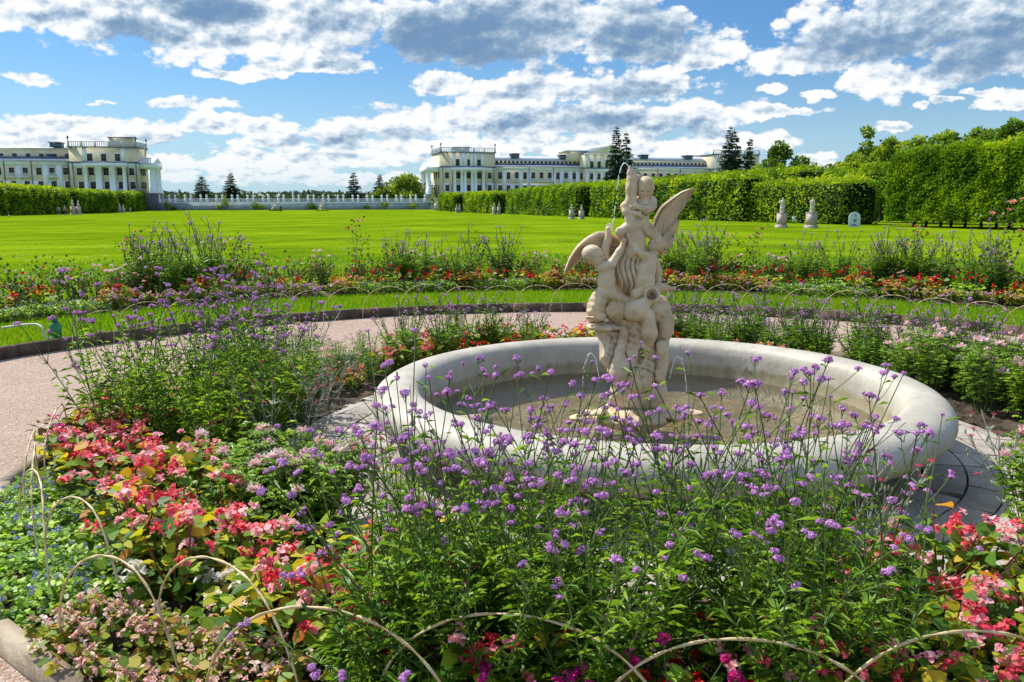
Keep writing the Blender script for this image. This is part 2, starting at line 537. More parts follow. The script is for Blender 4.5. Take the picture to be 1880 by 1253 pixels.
# paving: real slabs laid in courses round the basin
PAVE = mat('paving_stone', [(.25, .215, .18), (.42, .37, .31), (.55, .50, .44)], 5, .75, .35, bump=.7, bscale=45, face=.55)
ring_mesh('paving_bed', 1.2, R_PAVE, 6, 128, lambda X, Y: 0 * X + .004, mat('mossy_joint', [(.03, .035, .015), (.08, .075, .04)], 20, .95))
b = MB()
r = 1.30
k = 0
while r < R_PAVE - .02:
    w = (.17, .21, .24, .19, .23, .20, .22)[k % 7]
    r1 = min(r + w, R_PAVE)
    n = int(2 * PI * r / .36)
    a0 = random.random()
    cuts = np.sort((np.arange(n) + RN.uniform(-.22, .22, n)) / n * 2 * PI + a0)
    for q in range(n):
        A0 = cuts[q] + .006 / r; A1 = (cuts[(q + 1) % n] + (2 * PI if q == n - 1 else 0)) - .006 / r
        ra, rb = r + .006, r1 - .006
        zt = .030 + random.uniform(-.003, .003)
        sub = 4
        aa = np.linspace(A0, A1, sub) ; sk = random.uniform(-.05, .05) / r
        low = np.stack([FX + ra * np.sin(aa), FY + ra * np.cos(aa), np.full(sub, zt + random.uniform(-.002, .002))], -1)
        hi = np.stack([FX + rb * np.sin(aa + sk), FY + rb * np.cos(aa + sk), np.full(sub, zt)], -1)
        top = np.concatenate([low, hi[::-1]])
        bot = top.copy(); bot[:, 2] = .0
        N = len(top)
        rv = random.random()
        b.add(top, [list(range(N))[::-1]], 0, rv)
        b.add(np.concatenate([top, bot]), [[i, (i + 1) % N, N + (i + 1) % N, N + i] for i in range(N)], 0, rv)
    r = r1
    k += 1
tag(b.obj('stone_paving', PAVE), kind='structure')

# wooden edging boards
WOOD = mat('weathered_wood', [(.16, .12, .08), (.30, .24, .17), (.42, .36, .27)], 6, .85, .2, bump=.6, bscale=30, face=.3)
WOODD = mat('dark_wood', [(.05, .035, .024), (.10, .07, .05), (.17, .13, .09)], 6, .9, .15, bump=.6, bscale=30, face=.3)
for (R, n, zt, lab, cat_off) in ((R_BED - .015, 26, .085, 'grey weathered plank edging between the inner flower bed and the gravel path', .37),
                                 (R_PATH + .03, 40, .125, 'low dark plank edging between the gravel path and the outer grass strip', .1)):
    t_ = thing('wooden_edging', lab, 'garden edging', (FX, FY, 0))
    for i in range(n):
        a0 = (i + cat_off) / n * 2 * PI; a1 = a0 + 2 * PI / n
        P0 = np.array([R * math.sin(a0), R * math.cos(a0)]); P1 = np.array([R * math.sin(a1), R * math.cos(a1)])
        d = P1 - P0; Ln = np.linalg.norm(d); c = (P0 + P1) / 2
        bb = MB().box((0, 0, 0), (Ln + .01, .075, zt + .05 + random.uniform(-.006, .006)))
        bb.obj('board', WOOD if R < 5 else WOODD, t_, loc=(c[0], c[1], zt / 2 - .025), rot=(0, 0, math.atan2(d[1], d[0])))

# ------------------------------------------------------------------ signed-distance sculpting


class SDF:
    """rounded cones and ellipsoids smoothly joined, meshed with surface nets"""

    def __init__(s, lo, hi, h):
        s.lo = np.array(lo, float); s.h = h
        s.n = np.ceil((np.array(hi) - s.lo) / h).astype(int) + 1
        s.D = np.full(s.n, .08, np.float32)

    def _win(s, lo, hi, pad):
        a = np.clip(np.floor((lo - pad - s.lo) / s.h).astype(int), 0, s.n - 1)
        e = np.clip(np.ceil((hi + pad - s.lo) / s.h).astype(int) + 1, 1, s.n)
        g = [s.lo[i] + s.h * np.arange(a[i], e[i]) for i in range(3)]
        G = np.stack(np.meshgrid(*g, indexing='ij'), -1)
        return tuple(slice(a[i], e[i]) for i in range(3)), G

    def _mix(s, w, d, k, sub=False):
        D = s.D[w]
        if D.size == 0: return
        if sub:
            h = np.clip(.5 - .5 * (D + d) / k, 0, 1)
            s.D[w] = D * (1 - h) + (-d) * h + k * h * (1 - h)
        else:
            h = np.clip(.5 + .5 * (D - d) / k, 0, 1)
            s.D[w] = D * (1 - h) + d * h - k * h * (1 - h)

    def cone(s, a, b, ra, rb=None, k=.012, sub=False):
        a = np.array(a, float); b = np.array(b, float); rb = ra if rb is None else rb
        m = max(ra, rb)
        w, G = s._win(np.minimum(a, b), np.maximum(a, b), m + .05)
        ba = b - a
        t = np.clip(((G - a) @ ba) / max(ba @ ba, 1e-9), 0, 1)
        d = np.linalg.norm(G - a - t[..., None] * ba, axis=-1) - (ra + (rb - ra) * t)
        s._mix(w, d, k, sub); return s

    def chain(s, P, R, k=.012):
        for i in range(len(P) - 1): s.cone(P[i], P[i + 1], R[i], R[i + 1], k)
        return s

    def ell(s, c, r, rot=None, k=.012, sub=False):
        c = np.array(c, float); r = np.array(r, float) if hasattr(r, '__len__') else np.full(3, float(r))
        m = r.max()
        w, G = s._win(c - m, c + m, .05)
        q = G - c
        if rot is not None: q = q @ np.array(rot)
        k0 = np.linalg.norm(q / r, axis=-1); k1 = np.linalg.norm(q / (r * r), axis=-1) + 1e-9
        s._mix(w, k0 * (k0 - 1) / k1, k, sub); return s

    def noise(s, amp, freq, seed=0, ridge=False):
        g = [s.lo[i] + s.h * np.arange(s.n[i]) for i in range(3)]
        X, Y, Z = np.meshgrid(*g, indexing='ij')
        rg = np.random.default_rng(seed)
        tot = np.zeros(s.n, np.float32)
        for o in range(4):
            f = freq * 1.9 ** o
            for _ in range(3):
                kx = rg.normal(0, 1, 3); kx *= f / np.linalg.norm(kx)
                v = np.sin(kx[0] * X + kx[1] * Y + kx[2] * Z + rg.uniform(0, 6))
                tot += (np.abs(v) * 2 - 1 if ridge else v).astype(np.float32) * amp / 1.75 ** o / 1.7
        s.D += tot; return s

    def mesh(s, name, m):
        D = s.D
        n = s.n
        S = D < 0
        c = np.zeros(tuple(n - 1), np.int8)
        for i in (0, 1):
            for j in (0, 1):
                for l in (0, 1): c += S[i:n[0] - 1 + i, j:n[1] - 1 + j, l:n[2] - 1 + l]
        act = (c > 0) & (c < 8)
        idx = np.full(act.shape, -1, np.int64)
        A = np.argwhere(act)
        idx[act] = np.arange(len(A))
        P = np.zeros((len(A), 3)); cnt = np.zeros(len(A))
        co = [(i, j, l) for i in (0, 1) for j in (0, 1) for l in (0, 1)]
        for p in co:
            for q in co:
                if sum(abs(p[x] - q[x]) for x in range(3)) == 1 and p < q:
                    dp = D[A[:, 0] + p[0], A[:, 1] + p[1], A[:, 2] + p[2]]; dq = D[A[:, 0] + q[0], A[:, 1] + q[1], A[:, 2] + q[2]]
                    mk = (dp < 0) != (dq < 0)
                    t = np.where(mk, dp / (dp - dq + 1e-12), 0)
                    pt = np.array(p)[None] + t[:, None] * (np.array(q) - np.array(p))[None]
                    P += pt * mk[:, None]; cnt += mk
        V = s.lo + s.h * (A + P / cnt[:, None])
        Q = []
        for ax in range(3):
            u, v = (ax + 1) % 3, (ax + 2) % 3
            sl0 = [slice(None)] * 3; sl1 = [slice(None)] * 3
            sl0[ax] = slice(0, n[ax] - 1); sl1[ax] = slice(1, n[ax])
            e = S[tuple(sl0)] != S[tuple(sl1)]
            E = np.argwhere(e)
            E = E[(E[:, u] > 0) & (E[:, v] > 0) & (E[:, u] < n[u] - 1) & (E[:, v] < n[v] - 1)]
            fl = S[E[:, 0], E[:, 1], E[:, 2]]
            ids = []
            for (du, dv) in ((-1, -1), (0, -1), (0, 0), (-1, 0)):
                o = E.copy(); o[:, u] += du; o[:, v] += dv
                ids.append(idx[o[:, 0], o[:, 1], o[:, 2]])
            q = np.stack(ids, -1)
            q[~fl] = q[~fl][:, ::-1]
            Q.append(q)
        Q = np.concatenate(Q)
        Q = Q[(Q >= 0).all(1)]
        b = MB().add(V, Q, 0, .5)
        return b.mesh(name, m, True)


# ------------------------------------------------------------------ fountain basin
def basin_mat():
    m, t = base_mat('basin_plaster')
    co = t.n('ShaderNodeTexCoord').outputs['Object']
    n1 = t.noise(co, 3.0, 6, .6).outputs[0]
    n2 = t.noise(t.v('MULTIPLY', co, (3, 3, .8)), 5.0, 5, .6).outputs[0]
    z = t.n('ShaderNodeSeparateXYZ', {0: co})
    c = ramp(t, t.ss(n1, .3, .7), [(.37, .335, .265), (.43, .395, .315), (.49, .455, .37)])
    c = t.mix(t.ss(n2, .50, .74, 0, .42), c, (.27, .235, .165))
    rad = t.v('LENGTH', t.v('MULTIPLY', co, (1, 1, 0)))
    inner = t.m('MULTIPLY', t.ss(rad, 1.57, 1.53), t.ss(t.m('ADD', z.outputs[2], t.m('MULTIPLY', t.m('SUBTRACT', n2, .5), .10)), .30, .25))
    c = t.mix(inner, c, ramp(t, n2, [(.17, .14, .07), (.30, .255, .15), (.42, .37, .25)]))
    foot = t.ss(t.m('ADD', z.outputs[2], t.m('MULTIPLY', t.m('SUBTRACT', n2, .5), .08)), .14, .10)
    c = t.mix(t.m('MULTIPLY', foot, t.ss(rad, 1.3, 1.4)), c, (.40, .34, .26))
    bn = t.noise(co, 26, 5, .6).outputs[0]
    bm = t.n('ShaderNodeBump', {'Height': bn, 'Strength': .35, 'Distance': .01}).outputs[0]
    p = t.n('ShaderNodeBsdfPrincipled', {'Base Color': c, 'Roughness': .55, 'Specular IOR Level': .4, 'Normal': bm})
    t.n('ShaderNodeOutputMaterial', {0: p.outputs[0]})
    return m


BAS = basin_mat()
ft = thing('fountain_basin', 'large round cream plaster fountain basin with a thick rounded rim on the stone paving', 'fountain', (FX, FY, 0))
cr = [(1.50, .02), (1.50, .10), (1.515, .118), (1.515, .135), (1.545, .145), (1.56, .165)]
cr += [(1.685 + .165 * math.cos(a), .338 + .122 * math.sin(a)) for a in np.linspace(-2.0, PI * .5, 16)]
cr += [(1.645, .461), (1.60, .455), (1.565, .437), (1.54, .405), (1.53, .35), (1.525, .25), (1.515, .12), (1.45, .06), (1.2, .045)]
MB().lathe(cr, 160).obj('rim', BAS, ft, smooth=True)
MB().lathe([(1.42, .055), (.9, .05), (.02, .05)], 96).obj('basin_floor', mat('basin_floor', [(.27, .20, .09), (.44, .34, .18), (.58, .47, .29)], 5, .7, .3, bump=.3), ft, smooth=True)


def water_mat():
    m, t = base_mat('water')
    co = t.n('ShaderNodeTexCoord').outputs['Object']
    rad = t.n('ShaderNodeMapping', {0: co, 3: (1.0, 1.0, 1.0)}).outputs[0]
    n1 = t.noise(t.v('MULTIPLY', co, (1, 1.6, 1)), 13, 4, .6, .6).outputs[0]
    n2 = t.noise(rad, 40, 3, .6).outputs[0]
    bm = t.n('ShaderNodeBump', {'Height': t.m('ADD', n1, t.m('MULTIPLY', n2, .35)), 'Strength': 1.0, 'Distance': .035}).outputs[0]
    gl = t.n('ShaderNodeBsdfGlossy', {'Color': (1, 1, 1, 1), 'Roughness': .04, 'Normal': bm})
    tr = t.n('ShaderNodeBsdfTransparent', {0: (.88, .87, .76, 1)})
    fr = t.n('ShaderNodeFresnel', {'IOR': 1.33, 'Normal': bm})
    mx = t.n('ShaderNodeMixShader', {0: t.m('ADD', t.m('MULTIPLY', fr.outputs[0], 1.15), .02, clamp=True), 1: tr.outputs[0], 2: gl.outputs[0]})
    t.n('ShaderNodeOutputMaterial', {0: mx.outputs[0]})
    return m


WATER = water_mat()
o = MB().lathe([(1.52, .185), (1.0, .185), (.6, .185), (.01, .185)], 96).obj('basin_water', WATER, None, smooth=True, loc=(FX, FY, 0))
tag(o, kind='structure')
bb = MB().box((0, 0, 0), (.30, .16, .07), r=.9)
o = bb.obj('ledge_block', BAS, ft, loc=(-1.22, -.22, .20), rot=(0, 0, .35))

# ------------------------------------------------------------------ sculpture of cherubs and swan
U = 5.75 / F / 2.408                          # metres per pixel of the working crop


def S(cx, cy, d=0.0):
    p = at_y(980 + cx / 2.408, 280 + cy / 2.408, FY + d * U)
    return np.array([p.x - FX, p.y - FY, p.z])


def marble():
    m, t = base_mat('marble')
    co = t.n('ShaderNodeTexCoord').outputs['Object']
    n1 = t.noise(co, 5.0, 6, .62).outputs[0]
    n2 = t.noise(t.v('MULTIPLY', co, (1, 1, .35)), 9.0, 5, .65, .6).outputs[0]
    n3 = t.noise(co, 45.0, 4, .6).outputs[0]
    c = ramp(t, t.ss(n1, .3, .7), [(.47, .335, .195), (.58, .435, .275), (.67, .54, .375)])
    c = t.mix(t.ss(n2, .52, .74, 0, .75), c, (.33, .20, .075)); c = t.mix(t.ss(t.noise(co, 14.0, 5, .7).outputs[0], .58, .72, 0, .5), c, (.30, .26, .20))
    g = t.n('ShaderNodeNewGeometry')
    pt = t.ss(g.outputs['Pointiness'], .499, .465, 0, .9)  # concave creases darkened in the colour to deepen the carved shade
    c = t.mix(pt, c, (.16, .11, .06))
    bm = t.n('ShaderNodeBump', {'Height': t.m('ADD', n3, n1), 'Strength': .3, 'Distance': .01}).outputs[0]
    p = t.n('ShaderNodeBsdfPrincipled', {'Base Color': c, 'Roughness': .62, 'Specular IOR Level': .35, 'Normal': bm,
                                         'Subsurface Weight': .0})
    t.n('ShaderNodeOutputMaterial', {0: p.outputs[0]})
    return m


MARB = marble()
sc_ = thing('fountain_sculpture', 'pale marble sculpture of three cherubs wrestling a winged swan on a rock in the fountain', 'sculpture', (FX, FY, 0))


class Rec:                                   # first pass: only measures how far the shapes reach
    def __init__(s): s.lo = np.full(3, 9.); s.hi = np.full(3, -9.); s.D = 0; s.h = 1; s.n = np.array([2, 2, 2])

    def _b(s, p, r): p = np.array(p, float); s.lo = np.minimum(s.lo, p - r); s.hi = np.maximum(s.hi, p + r)

    def cone(s, a, b, ra, rb=None, k=0, sub=False):
        if not sub: s._b(a, ra); s._b(b, ra if rb is None else rb)
        return s

    def chain(s, P, R, k=0):
        for p, r in zip(P, R): s._b(p, r)
        return s

    def ell(s, c, r, rot=None, k=0, sub=False):
        if not sub: s._b(c, np.max(r))
        return s


def piece(name, fn, h=.0066, nz=None, parent=None, m=None):
    q = Rec(); st = random.getstate(), RN.bit_generator.state
    fn(q) if fn is not swan else fn(q, False)
    random.setstate(st[0]); RN.bit_generator.state = st[1]
    s = SDF(q.lo - .03, q.hi + .03, h)
    fn(s)
    if nz: s.noise(*nz)
    return link(name, s.mesh(name, m or MARB), parent or sc_)


def head(s, c, r, fwd, up, hair=False):
    """child's head: skull, cheeks, chin, nose, brow, lips, eyes, ears; fwd = where the face looks"""
    c = np.array(c); f = unit(np.array(fwd, float)); u = np.array(up, float); u = unit(u - f * (u @ f)); x = np.cross(f, u)
    P = lambda a, b_, q: c + r * (x * a + f * b_ + u * q)
    R = np.stack([x, f, u], 1)
    s.ell(P(0, -.10, .12), (r * .96, r * 1.12, r * 1.0), R, k=.01)
    s.ell(P(0, .32, -.38), (r * .72, r * .68, r * .66), R, k=.03)
    for sg in (-1, 1):
        s.ell(P(sg * .40, .62, -.42), r * .34, k=.02)
        s.ell(P(sg * .36, .96, .02), (r * .20, r * .17, r * .13), R, k=.006, sub=True)
        s.ell(P(sg * .36, .86, .0), r * .13, k=.004)
        s.cone(P(sg * .15, .99, .18), P(sg * .55, .84, .16), r * .09, r * .06, k=.01)
        s.ell(P(sg * .95, -.02, -.12), (r * .10, r * .2, r * .26), R, k=.006)
    s.cone(P(0, 1.0, .12), P(0, 1.17, -.22), r * .09, r * .15, k=.008)
    s.ell(P(0, .98, -.56), (r * .24, r * .12, r * .07), R, k=.006)
    s.ell(P(0, 1.06, -.64), (r * .24, r * .10, r * .045), R, k=.003, sub=True)
    s.ell(P(0, .86, -.86), r * .24, k=.012)
    if hair:
        for _ in range(60):
            q = sph(1)[0]
            if q[1] > .45 or q[2] < -.5: continue
            s.ell(c + r * (x * q[0] * .98 + f * (q[1] * 1.1 - .1) + u * (q[2] * 1.02 + .1)), r * random.uniform(.13, .22), k=.006)


def hand(s, wr, to, r, curl=(0, 0, -1)):
    """palm, thumb and four curled fingers"""
    wr = np.array(wr); f = unit(np.array(to, float) - wr); cu = np.array(curl, float); cu = unit(cu - f * (cu @ f)); x = np.cross(f, cu)
    s.cone(wr, wr + f * r * 1.6, r * .85, r * 1.05, k=.006)
    for i in range(4):
        b0 = wr + f * r * 2.2 + x * r * (.62 * (i - 1.5))
        L = r * (1.5, 1.8, 1.7, 1.3)[i]
        m1 = b0 + f * L * .6 + cu * L * .35
        s.cone(b0, m1, r * .32, r * .29, k=.003)
        s.cone(m1, m1 + f * L * .1 + cu * L * .6, r * .28, r * .24, k=.003)
    t0 = wr + f * r * .9 + x * r * .9
    s.cone(t0, t0 + f * r * .9 + x * r * .5 + cu * r * .5, r * .36, r * .28, k=.004)


def foot(s, an, dr, r):
    an = np.array(an); f = unit(np.array(dr, float))
    s.cone(an, an - f * r * .5 + np.array([0, 0, -r * .5]), r, r * .9, k=.01)
    e = an + f * r * 2.6 + np.array([0, 0, -r * .75])
    s.cone(an + np.array([0, 0, -r * .3]), e, r * .95, r * .7, k=.01)
    x = np.cross(f, [0, 0, 1.0])
    for i in range(5): s.cone(e + x * r * .36 * (i - 2), e + x * r * .38 * (i - 2) + f * r * .7, r * .28, r * .22, k=.004)


def top_cherub(s):
    u = U
    s.chain([S(482, 235, -5), S(470, 285, -4), S(468, 320, -2), S(462, 345, 5)], [36 * u, 35 * u, 37 * u, 34 * u], k=.02)
    s.cone(S(488, 205, -8), S(484, 235, -6), 24 * u, 26 * u, k=.02)
    s.ell(S(470, 300, -34), (26 * u, 14 * u, 26 * u), k=.01); s.ell(S(465, 255, -30), 16 * u, k=.008); s.ell(S(497, 255, -30), 16 * u, k=.008)
    s.ell(S(471, 306, -50), 4 * u, k=.004, sub=True)
    s.cone(S(440, 222, 0), S(522, 222, 0), 21 * u, 21 * u, k=.03)
    s.chain([S(428, 215, 0), S(404, 240, -22), S(408, 262, -38), S(450, 270, -52)], [21 * u, 20 * u, 17 * u, 13 * u])
    hand(s, S(446, 268, -52), S(475, 275, -60), 12 * u, (0, .5, -.8))
    s.chain([S(520, 212, 0), S(522, 238, -22), S(500, 256, -44), S(462, 240, -56)], [21 * u, 20 * u, 17 * u, 13 * u])
    hand(s, S(466, 241, -56), S(432, 228, -62), 12 * u, (-.3, .6, -.5))
    s.chain([S(480, 325, -10), S(515, 350, -24), S(545, 382, -22), S(560, 420, 5)], [30 * u, 27 * u, 22 * u, 15 * u])
    s.chain([S(450, 322, -10), S(415, 335, -22), S(382, 352, -26), S(400, 392, 0)], [30 * u, 25 * u, 20 * u, 14 * u])
    head(s, S(494, 152, -18), 38 * u, (-.15, -.85, -.55), (0, -.35, 1))


def left_cherub(s):
    u = U
    s.chain([S(322, 522, -30), S(322, 570, -32), S(322, 612, -30)], [36 * u, 37 * u, 36 * u], k=.02)
    s.cone(S(288, 492, -30), S(312, 515, -30), 22 * u, 26 * u, k=.02)
    s.ell(S(338, 590, -52), (24 * u, 16 * u, 28 * u), k=.008); s.ell(S(330, 540, -56), (20 * u, 10 * u, 14 * u), k=.006); s.ell(S(296, 632, -20), (26 * u, 24 * u, 26 * u), k=.008)
    s.chain([S(300, 510, -44), S(345, 492, -58), S(378, 440, -52), S(398, 402, -40)], [23 * u, 19 * u, 16 * u, 11 * u])
    hand(s, S(394, 408, -40), S(410, 372, -38), 12 * u, (.2, .8, 0))
    s.chain([S(322, 505, -8), S(312, 440, 8), S(326, 390, 8), S(332, 352, 6)], [24 * u, 20 * u, 17 * u, 12 * u])
    hand(s, S(332, 356, 6), S(330, 318, 2), 11 * u, (.2, .5, 0))
    s.chain([S(306, 622, -36), S(298, 660, -42), S(300, 690, -38), S(304, 728, -40)], [33 * u, 24 * u, 20 * u, 13 * u])
    foot(s, S(304, 728, -40), (.35, -.9, 0), 13 * u)
    s.chain([S(340, 618, -34), S(372, 642, -42), S(412, 658, -34)], [34 * u, 26 * u, 20 * u])
    s.chain([S(412, 656, -34), S(380, 690, -20), S(360, 715, -10)], [20 * u, 17 * u, 12 * u])
    head(s, S(262, 455, -30), 41 * u, (.85, -.45, .0), (-.25, -.1, 1))


def right_cherub(s):
    u = U
    s.chain([S(505, 475, -30), S(497, 520, -40), S(490, 570, -36), S(486, 610, -30)], [35 * u, 38 * u, 42 * u, 38 * u], k=.02)
    s.cone(S(528, 442, -22), S(512, 470, -28), 23 * u, 28 * u, k=.02)
    s.ell(S(484, 560, -66), (26 * u, 16 * u, 26 * u), k=.008); s.ell(S(488, 505, -60), (18 * u, 10 * u, 14 * u), k=.006); s.ell(S(484, 566, -84), 4 * u, k=.004, sub=True)
    s.chain([S(496, 462, -44), S(456, 438, -58), S(438, 405, -54), S(428, 380, -48)], [22 * u, 18 * u, 15 * u, 11 * u])
    hand(s, S(428, 384, -48), S(424, 350, -46), 11 * u, (-.1, .8, 0))
    s.chain([S(530, 480, -5), S(548, 530, 10), S(545, 570, 0)], [24 * u, 20 * u, 15 * u])
    s.chain([S(500, 605, -20), S(545, 598, -20), S(580, 596, -10)], [32 * u, 24 * u, 17 * u])
    foot(s, S(584, 594, -10), (1, -.2, 0), 13 * u)
    s.chain([S(480, 605, -40), S(452, 625, -52), S(440, 645, -40)], [30 * u, 22 * u, 16 * u])
    head(s, S(550, 412, -18), 36 * u, (-.62, -.52, .60), (.55, -.1, .8), hair=True)


def swan(s, groove=True):
    u = U
    s.ell(S(425, 520, 10), (78 * u, 70 * u, 128 * u), k=.02)
    s.ell(S(440, 440, 10), (58 * u, 55 * u, 80 * u), k=.03)
    s.chain([S(448, 440, -20), S(455, 385, -28), S(440, 330, -30), S(430, 290, -30), S(430, 220, -32), S(432, 160, -28), S(434, 120, -24)],
            [46 * u, 38 * u, 29 * u, 25 * u, 24 * u, 24 * u, 23 * u], k=.02)
    s.chain([S(430, 120, -24), S(424, 92, -24), S(425, 66, -24)], [17 * u, 11 * u, 6 * u])
    s.chain([S(440, 122, -18), S(441, 92, -16), S(436, 72, -16)], [12 * u, 8 * u, 5 * u])
    s.cone(S(452, 132, -14), S(462, 108, -10), 14 * u, 11 * u)
    if not groove: return
    g = [s.lo[i] + s.h * np.arange(s.n[i]) for i in range(3)]
    X, Y, Z = np.meshgrid(*g, indexing='ij')
    zt = S(425, 430)[2]
    w = np.clip((zt - Z) / .08, 0, 1)
    ph = X * 95 + np.sin(Z * 22) * 1.5
    s.D += (np.abs(np.sin(ph)) * .011 * w).astype(np.float32)


def jug(s):
    u = U
    s.ell(S(446, 700, -52), (56 * u, 50 * u, 50 * u), k=.02)
    s.cone(S(470, 680, -58), S(508, 650, -66), 34 * u, 24 * u, k=.02)
    s.cone(S(508, 650, -66), S(520, 634, -70), 26 * u, 40 * u, k=.008)
    a = S(519, 636, -76); bb_ = S(527, 624, -96)
    s.cone(a, bb_, 22 * u, 27 * u, k=.004, sub=True)
    s.cone(S(505, 720, -55), S(512, 800, -58), 30 * u, 34 * u, k=.03)
    s.cone(S(512, 800, -58), S(515, 845, -50), 30 * u, 16 * u, k=.03)


def rock(s):
    u = U
    for (x, y, a) in ((425, 770, 165), (440, 860, 152), (450, 960, 140), (458, 1070, 130)): s.ell(S(x, y, 22), (a * u, 84 * u, 110 * u), k=.03)
    E_ = [(275, 700, 10, 46, 50, 95), (268, 772, -20, 50, 58, 26), (330, 775, -20, 84, 60, 30), (545, 690, 12, 66, 70, 72), (575, 760, -5, 40, 56, 90), (365, 700, -30, 50, 50, 60),
          (560, 880, -10, 44, 52, 90), (330, 870, 0, 44, 50, 90), (470, 1010, -60, 70, 40, 60), (380, 950, -60, 40, 40, 90), (440, 1170, 0, 190, 150, 56), (280, 1150, -60, 64, 60, 24), (610, 1160, -40, 74, 70, 28), (200, 1172, -20, 56, 50, 18), (700, 1150, 20, 52, 60, 20)]
    for (x, y, d, a, b_, c) in E_:
        s.ell(S(x, y, d), (a * u, b_ * u, c * u), k=.012)
    s.cone(S(238, 735, -40), S(300, 728, -70), 10 * u, 14 * u, k=.004)
    s.ell(S(478, 905, -60), (12 * u, 26 * u, 34 * u), k=.01, sub=True)
    s.chain([S(400, 800, -50), S(380, 880, -46), S(400, 960, -50)], [34 * u, 30 * u, 24 * u]); s.chain([S(560, 850, -50), S(575, 930, -44), S(560, 1000, -50)], [32 * u, 30 * u, 30 * u]); s.chain([S(330, 820, -40), S(318, 900, -36)], [26 * u, 20 * u])
    s.cone(S(455, 905, -100), S(480, 990, -110), 16 * u, 22 * u, k=.02, sub=True)


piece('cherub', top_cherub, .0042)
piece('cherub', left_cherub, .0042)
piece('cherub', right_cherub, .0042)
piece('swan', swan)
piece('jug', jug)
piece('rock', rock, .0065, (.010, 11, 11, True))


def wing(lead, trail, d0, d1, name, n=40, m=36, th=.022, nf=9):
    """swept wing: leading and trailing edge polylines in crop pixels, feathers as ridges"""
    def res(P, n):
        P = np.array(P, float); t = np.r_[0, np.cumsum(np.hypot(*np.diff(P, axis=0).T))]; t /= t[-1]
        q = np.linspace(0, 1, n)
        out = np.stack([np.interp(q, t, P[:, 0]), np.interp(q, t, P[:, 1])], -1)
        for _ in range(3): out[1:-1] = (out[:-2] + 2 * out[1:-1] + out[2:]) / 4
        return out
    A, B = res(lead, n), res(trail, n)
    top, bot = [], []
    for i in range(n):
        for j in range(m):
            s_, t_ = i / (n - 1), j / (m - 1)
            p = A[i] * (1 - t_) + B[i] * t_
            dd = d0 + (d1 - d0) * s_ + 26 * math.sin(t_ * PI * .6)
            edge = (min(1, t_ * 7) * min(1, (1 - t_) * 9)) ** .5 * min(1, (1 - s_) * 8 + .15) ** .5
            lay = .55 if t_ > .42 + .12 * math.sin(s_ * 9) else 1.0
            ridge = abs(math.sin(t_ * nf * PI)) ** .5 * .25 * (1 if t_ > .4 else .25)
            T = th * edge * (.45 + .75 * math.exp(-((t_ - .12) / .14) ** 2) + lay * .3 + ridge)
            c = S(p[0], p[1], dd)
            top.append(c + np.array([0, -T, 0])); bot.append(c + np.array([0, T * .6, 0]))
    V = np.concatenate([top, bot]); N = n * m
    Fc = []
    for i in range(n - 1):
        for j in range(m - 1):
            a = i * m + j
            Fc.append((a, a + m, a + m + 1, a + 1)); Fc.append((N + a, N + a + 1, N + a + m + 1, N + a + m))
    for i in range(n - 1):
        a = i * m; Fc.append((a, N + a, N + a + m, a + m)); a += m - 1; Fc.append((a, a + m, N + a + m, N + a))
    for j in range(m - 1):
        a = j; Fc.append((a, a + 1, N + a + 1, N + a)); a = (n - 1) * m + j; Fc.append((a, N + a, N + a + 1, a + 1))
    MB().add(V, Fc, 0, .5).obj(name, MARB, sc_, smooth=True)


wing([(372, 372), (330, 350), (282, 348), (235, 372), (190, 412), (158, 460), (140, 505), (133, 538)], [(395, 470), (340, 470), (300, 468), (262, 462), (232, 450), (205, 480), (175, 506), (139, 540)], 25, 10, 'wing')
wing([(510, 350), (528, 292), (556, 240), (600, 205), (650, 172), (695, 158), (713, 160)], [(600, 440), (610, 380), (616, 335), (634, 290), (660, 250), (690, 205), (714, 163)], 10, 30, 'wing')
wing([(560, 360), (590, 330), (615, 305), (640, 298)], [(600, 400), (620, 370), (638, 340), (645, 305)], 30, 40, 'feather', 16, 10)
wing([(560, 420), (580, 400), (600, 380), (622, 368)], [(590, 450), (605, 420), (618, 400), (625, 372)], 34, 42, 'feather', 16, 10)

# water jets and drops
WJ, t = base_mat('falling_water')
p = t.n('ShaderNodeBsdfPrincipled', {'Base Color': (.93, .96, 1, 1), 'Roughness': .12, 'Specular IOR Level': .8})
tr = t.n('ShaderNodeBsdfTransparent', {0: (1, 1, 1, 1)})
mx = t.n('ShaderNodeMixShader', {0: .72, 1: tr.outputs[0], 2: p.outputs[0]})
t.n('ShaderNodeOutputMaterial', {0: mx.outputs[0]})


def jet(pts, r, name, lab, drops, off=(FX, FY, 0)):
    P = np.array(pts); k = np.linspace(0, len(P) - 1, 60)
    Q = np.stack([np.interp(k, range(len(P)), P[:, i]) for i in range(3)], -1)
    for _ in range(6): Q[1:-1] = (Q[:-2] + 2 * Q[1:-1] + Q[2:]) / 4
    b = MB()
    cut = int(60 * (.5 if drops else 1))
    b.tube(Q[:cut], np.linspace(r, r * .8, cut) * RN.uniform(.8, 1.2, cut), 6)
    if drops:
        for i in range(cut, 60):
            if random.random() < .72:
                c = Q[i] + RN.normal(0, .002, 3)
                b.lathe([(.0003, -.006), (r * .85, -.002), (r * .6, .006), (.0003, .014)], 6, 0, c)
    o = b.obj(name, WJ, None, smooth=True, loc=off)
    return tag(o, lab, 'water jet')


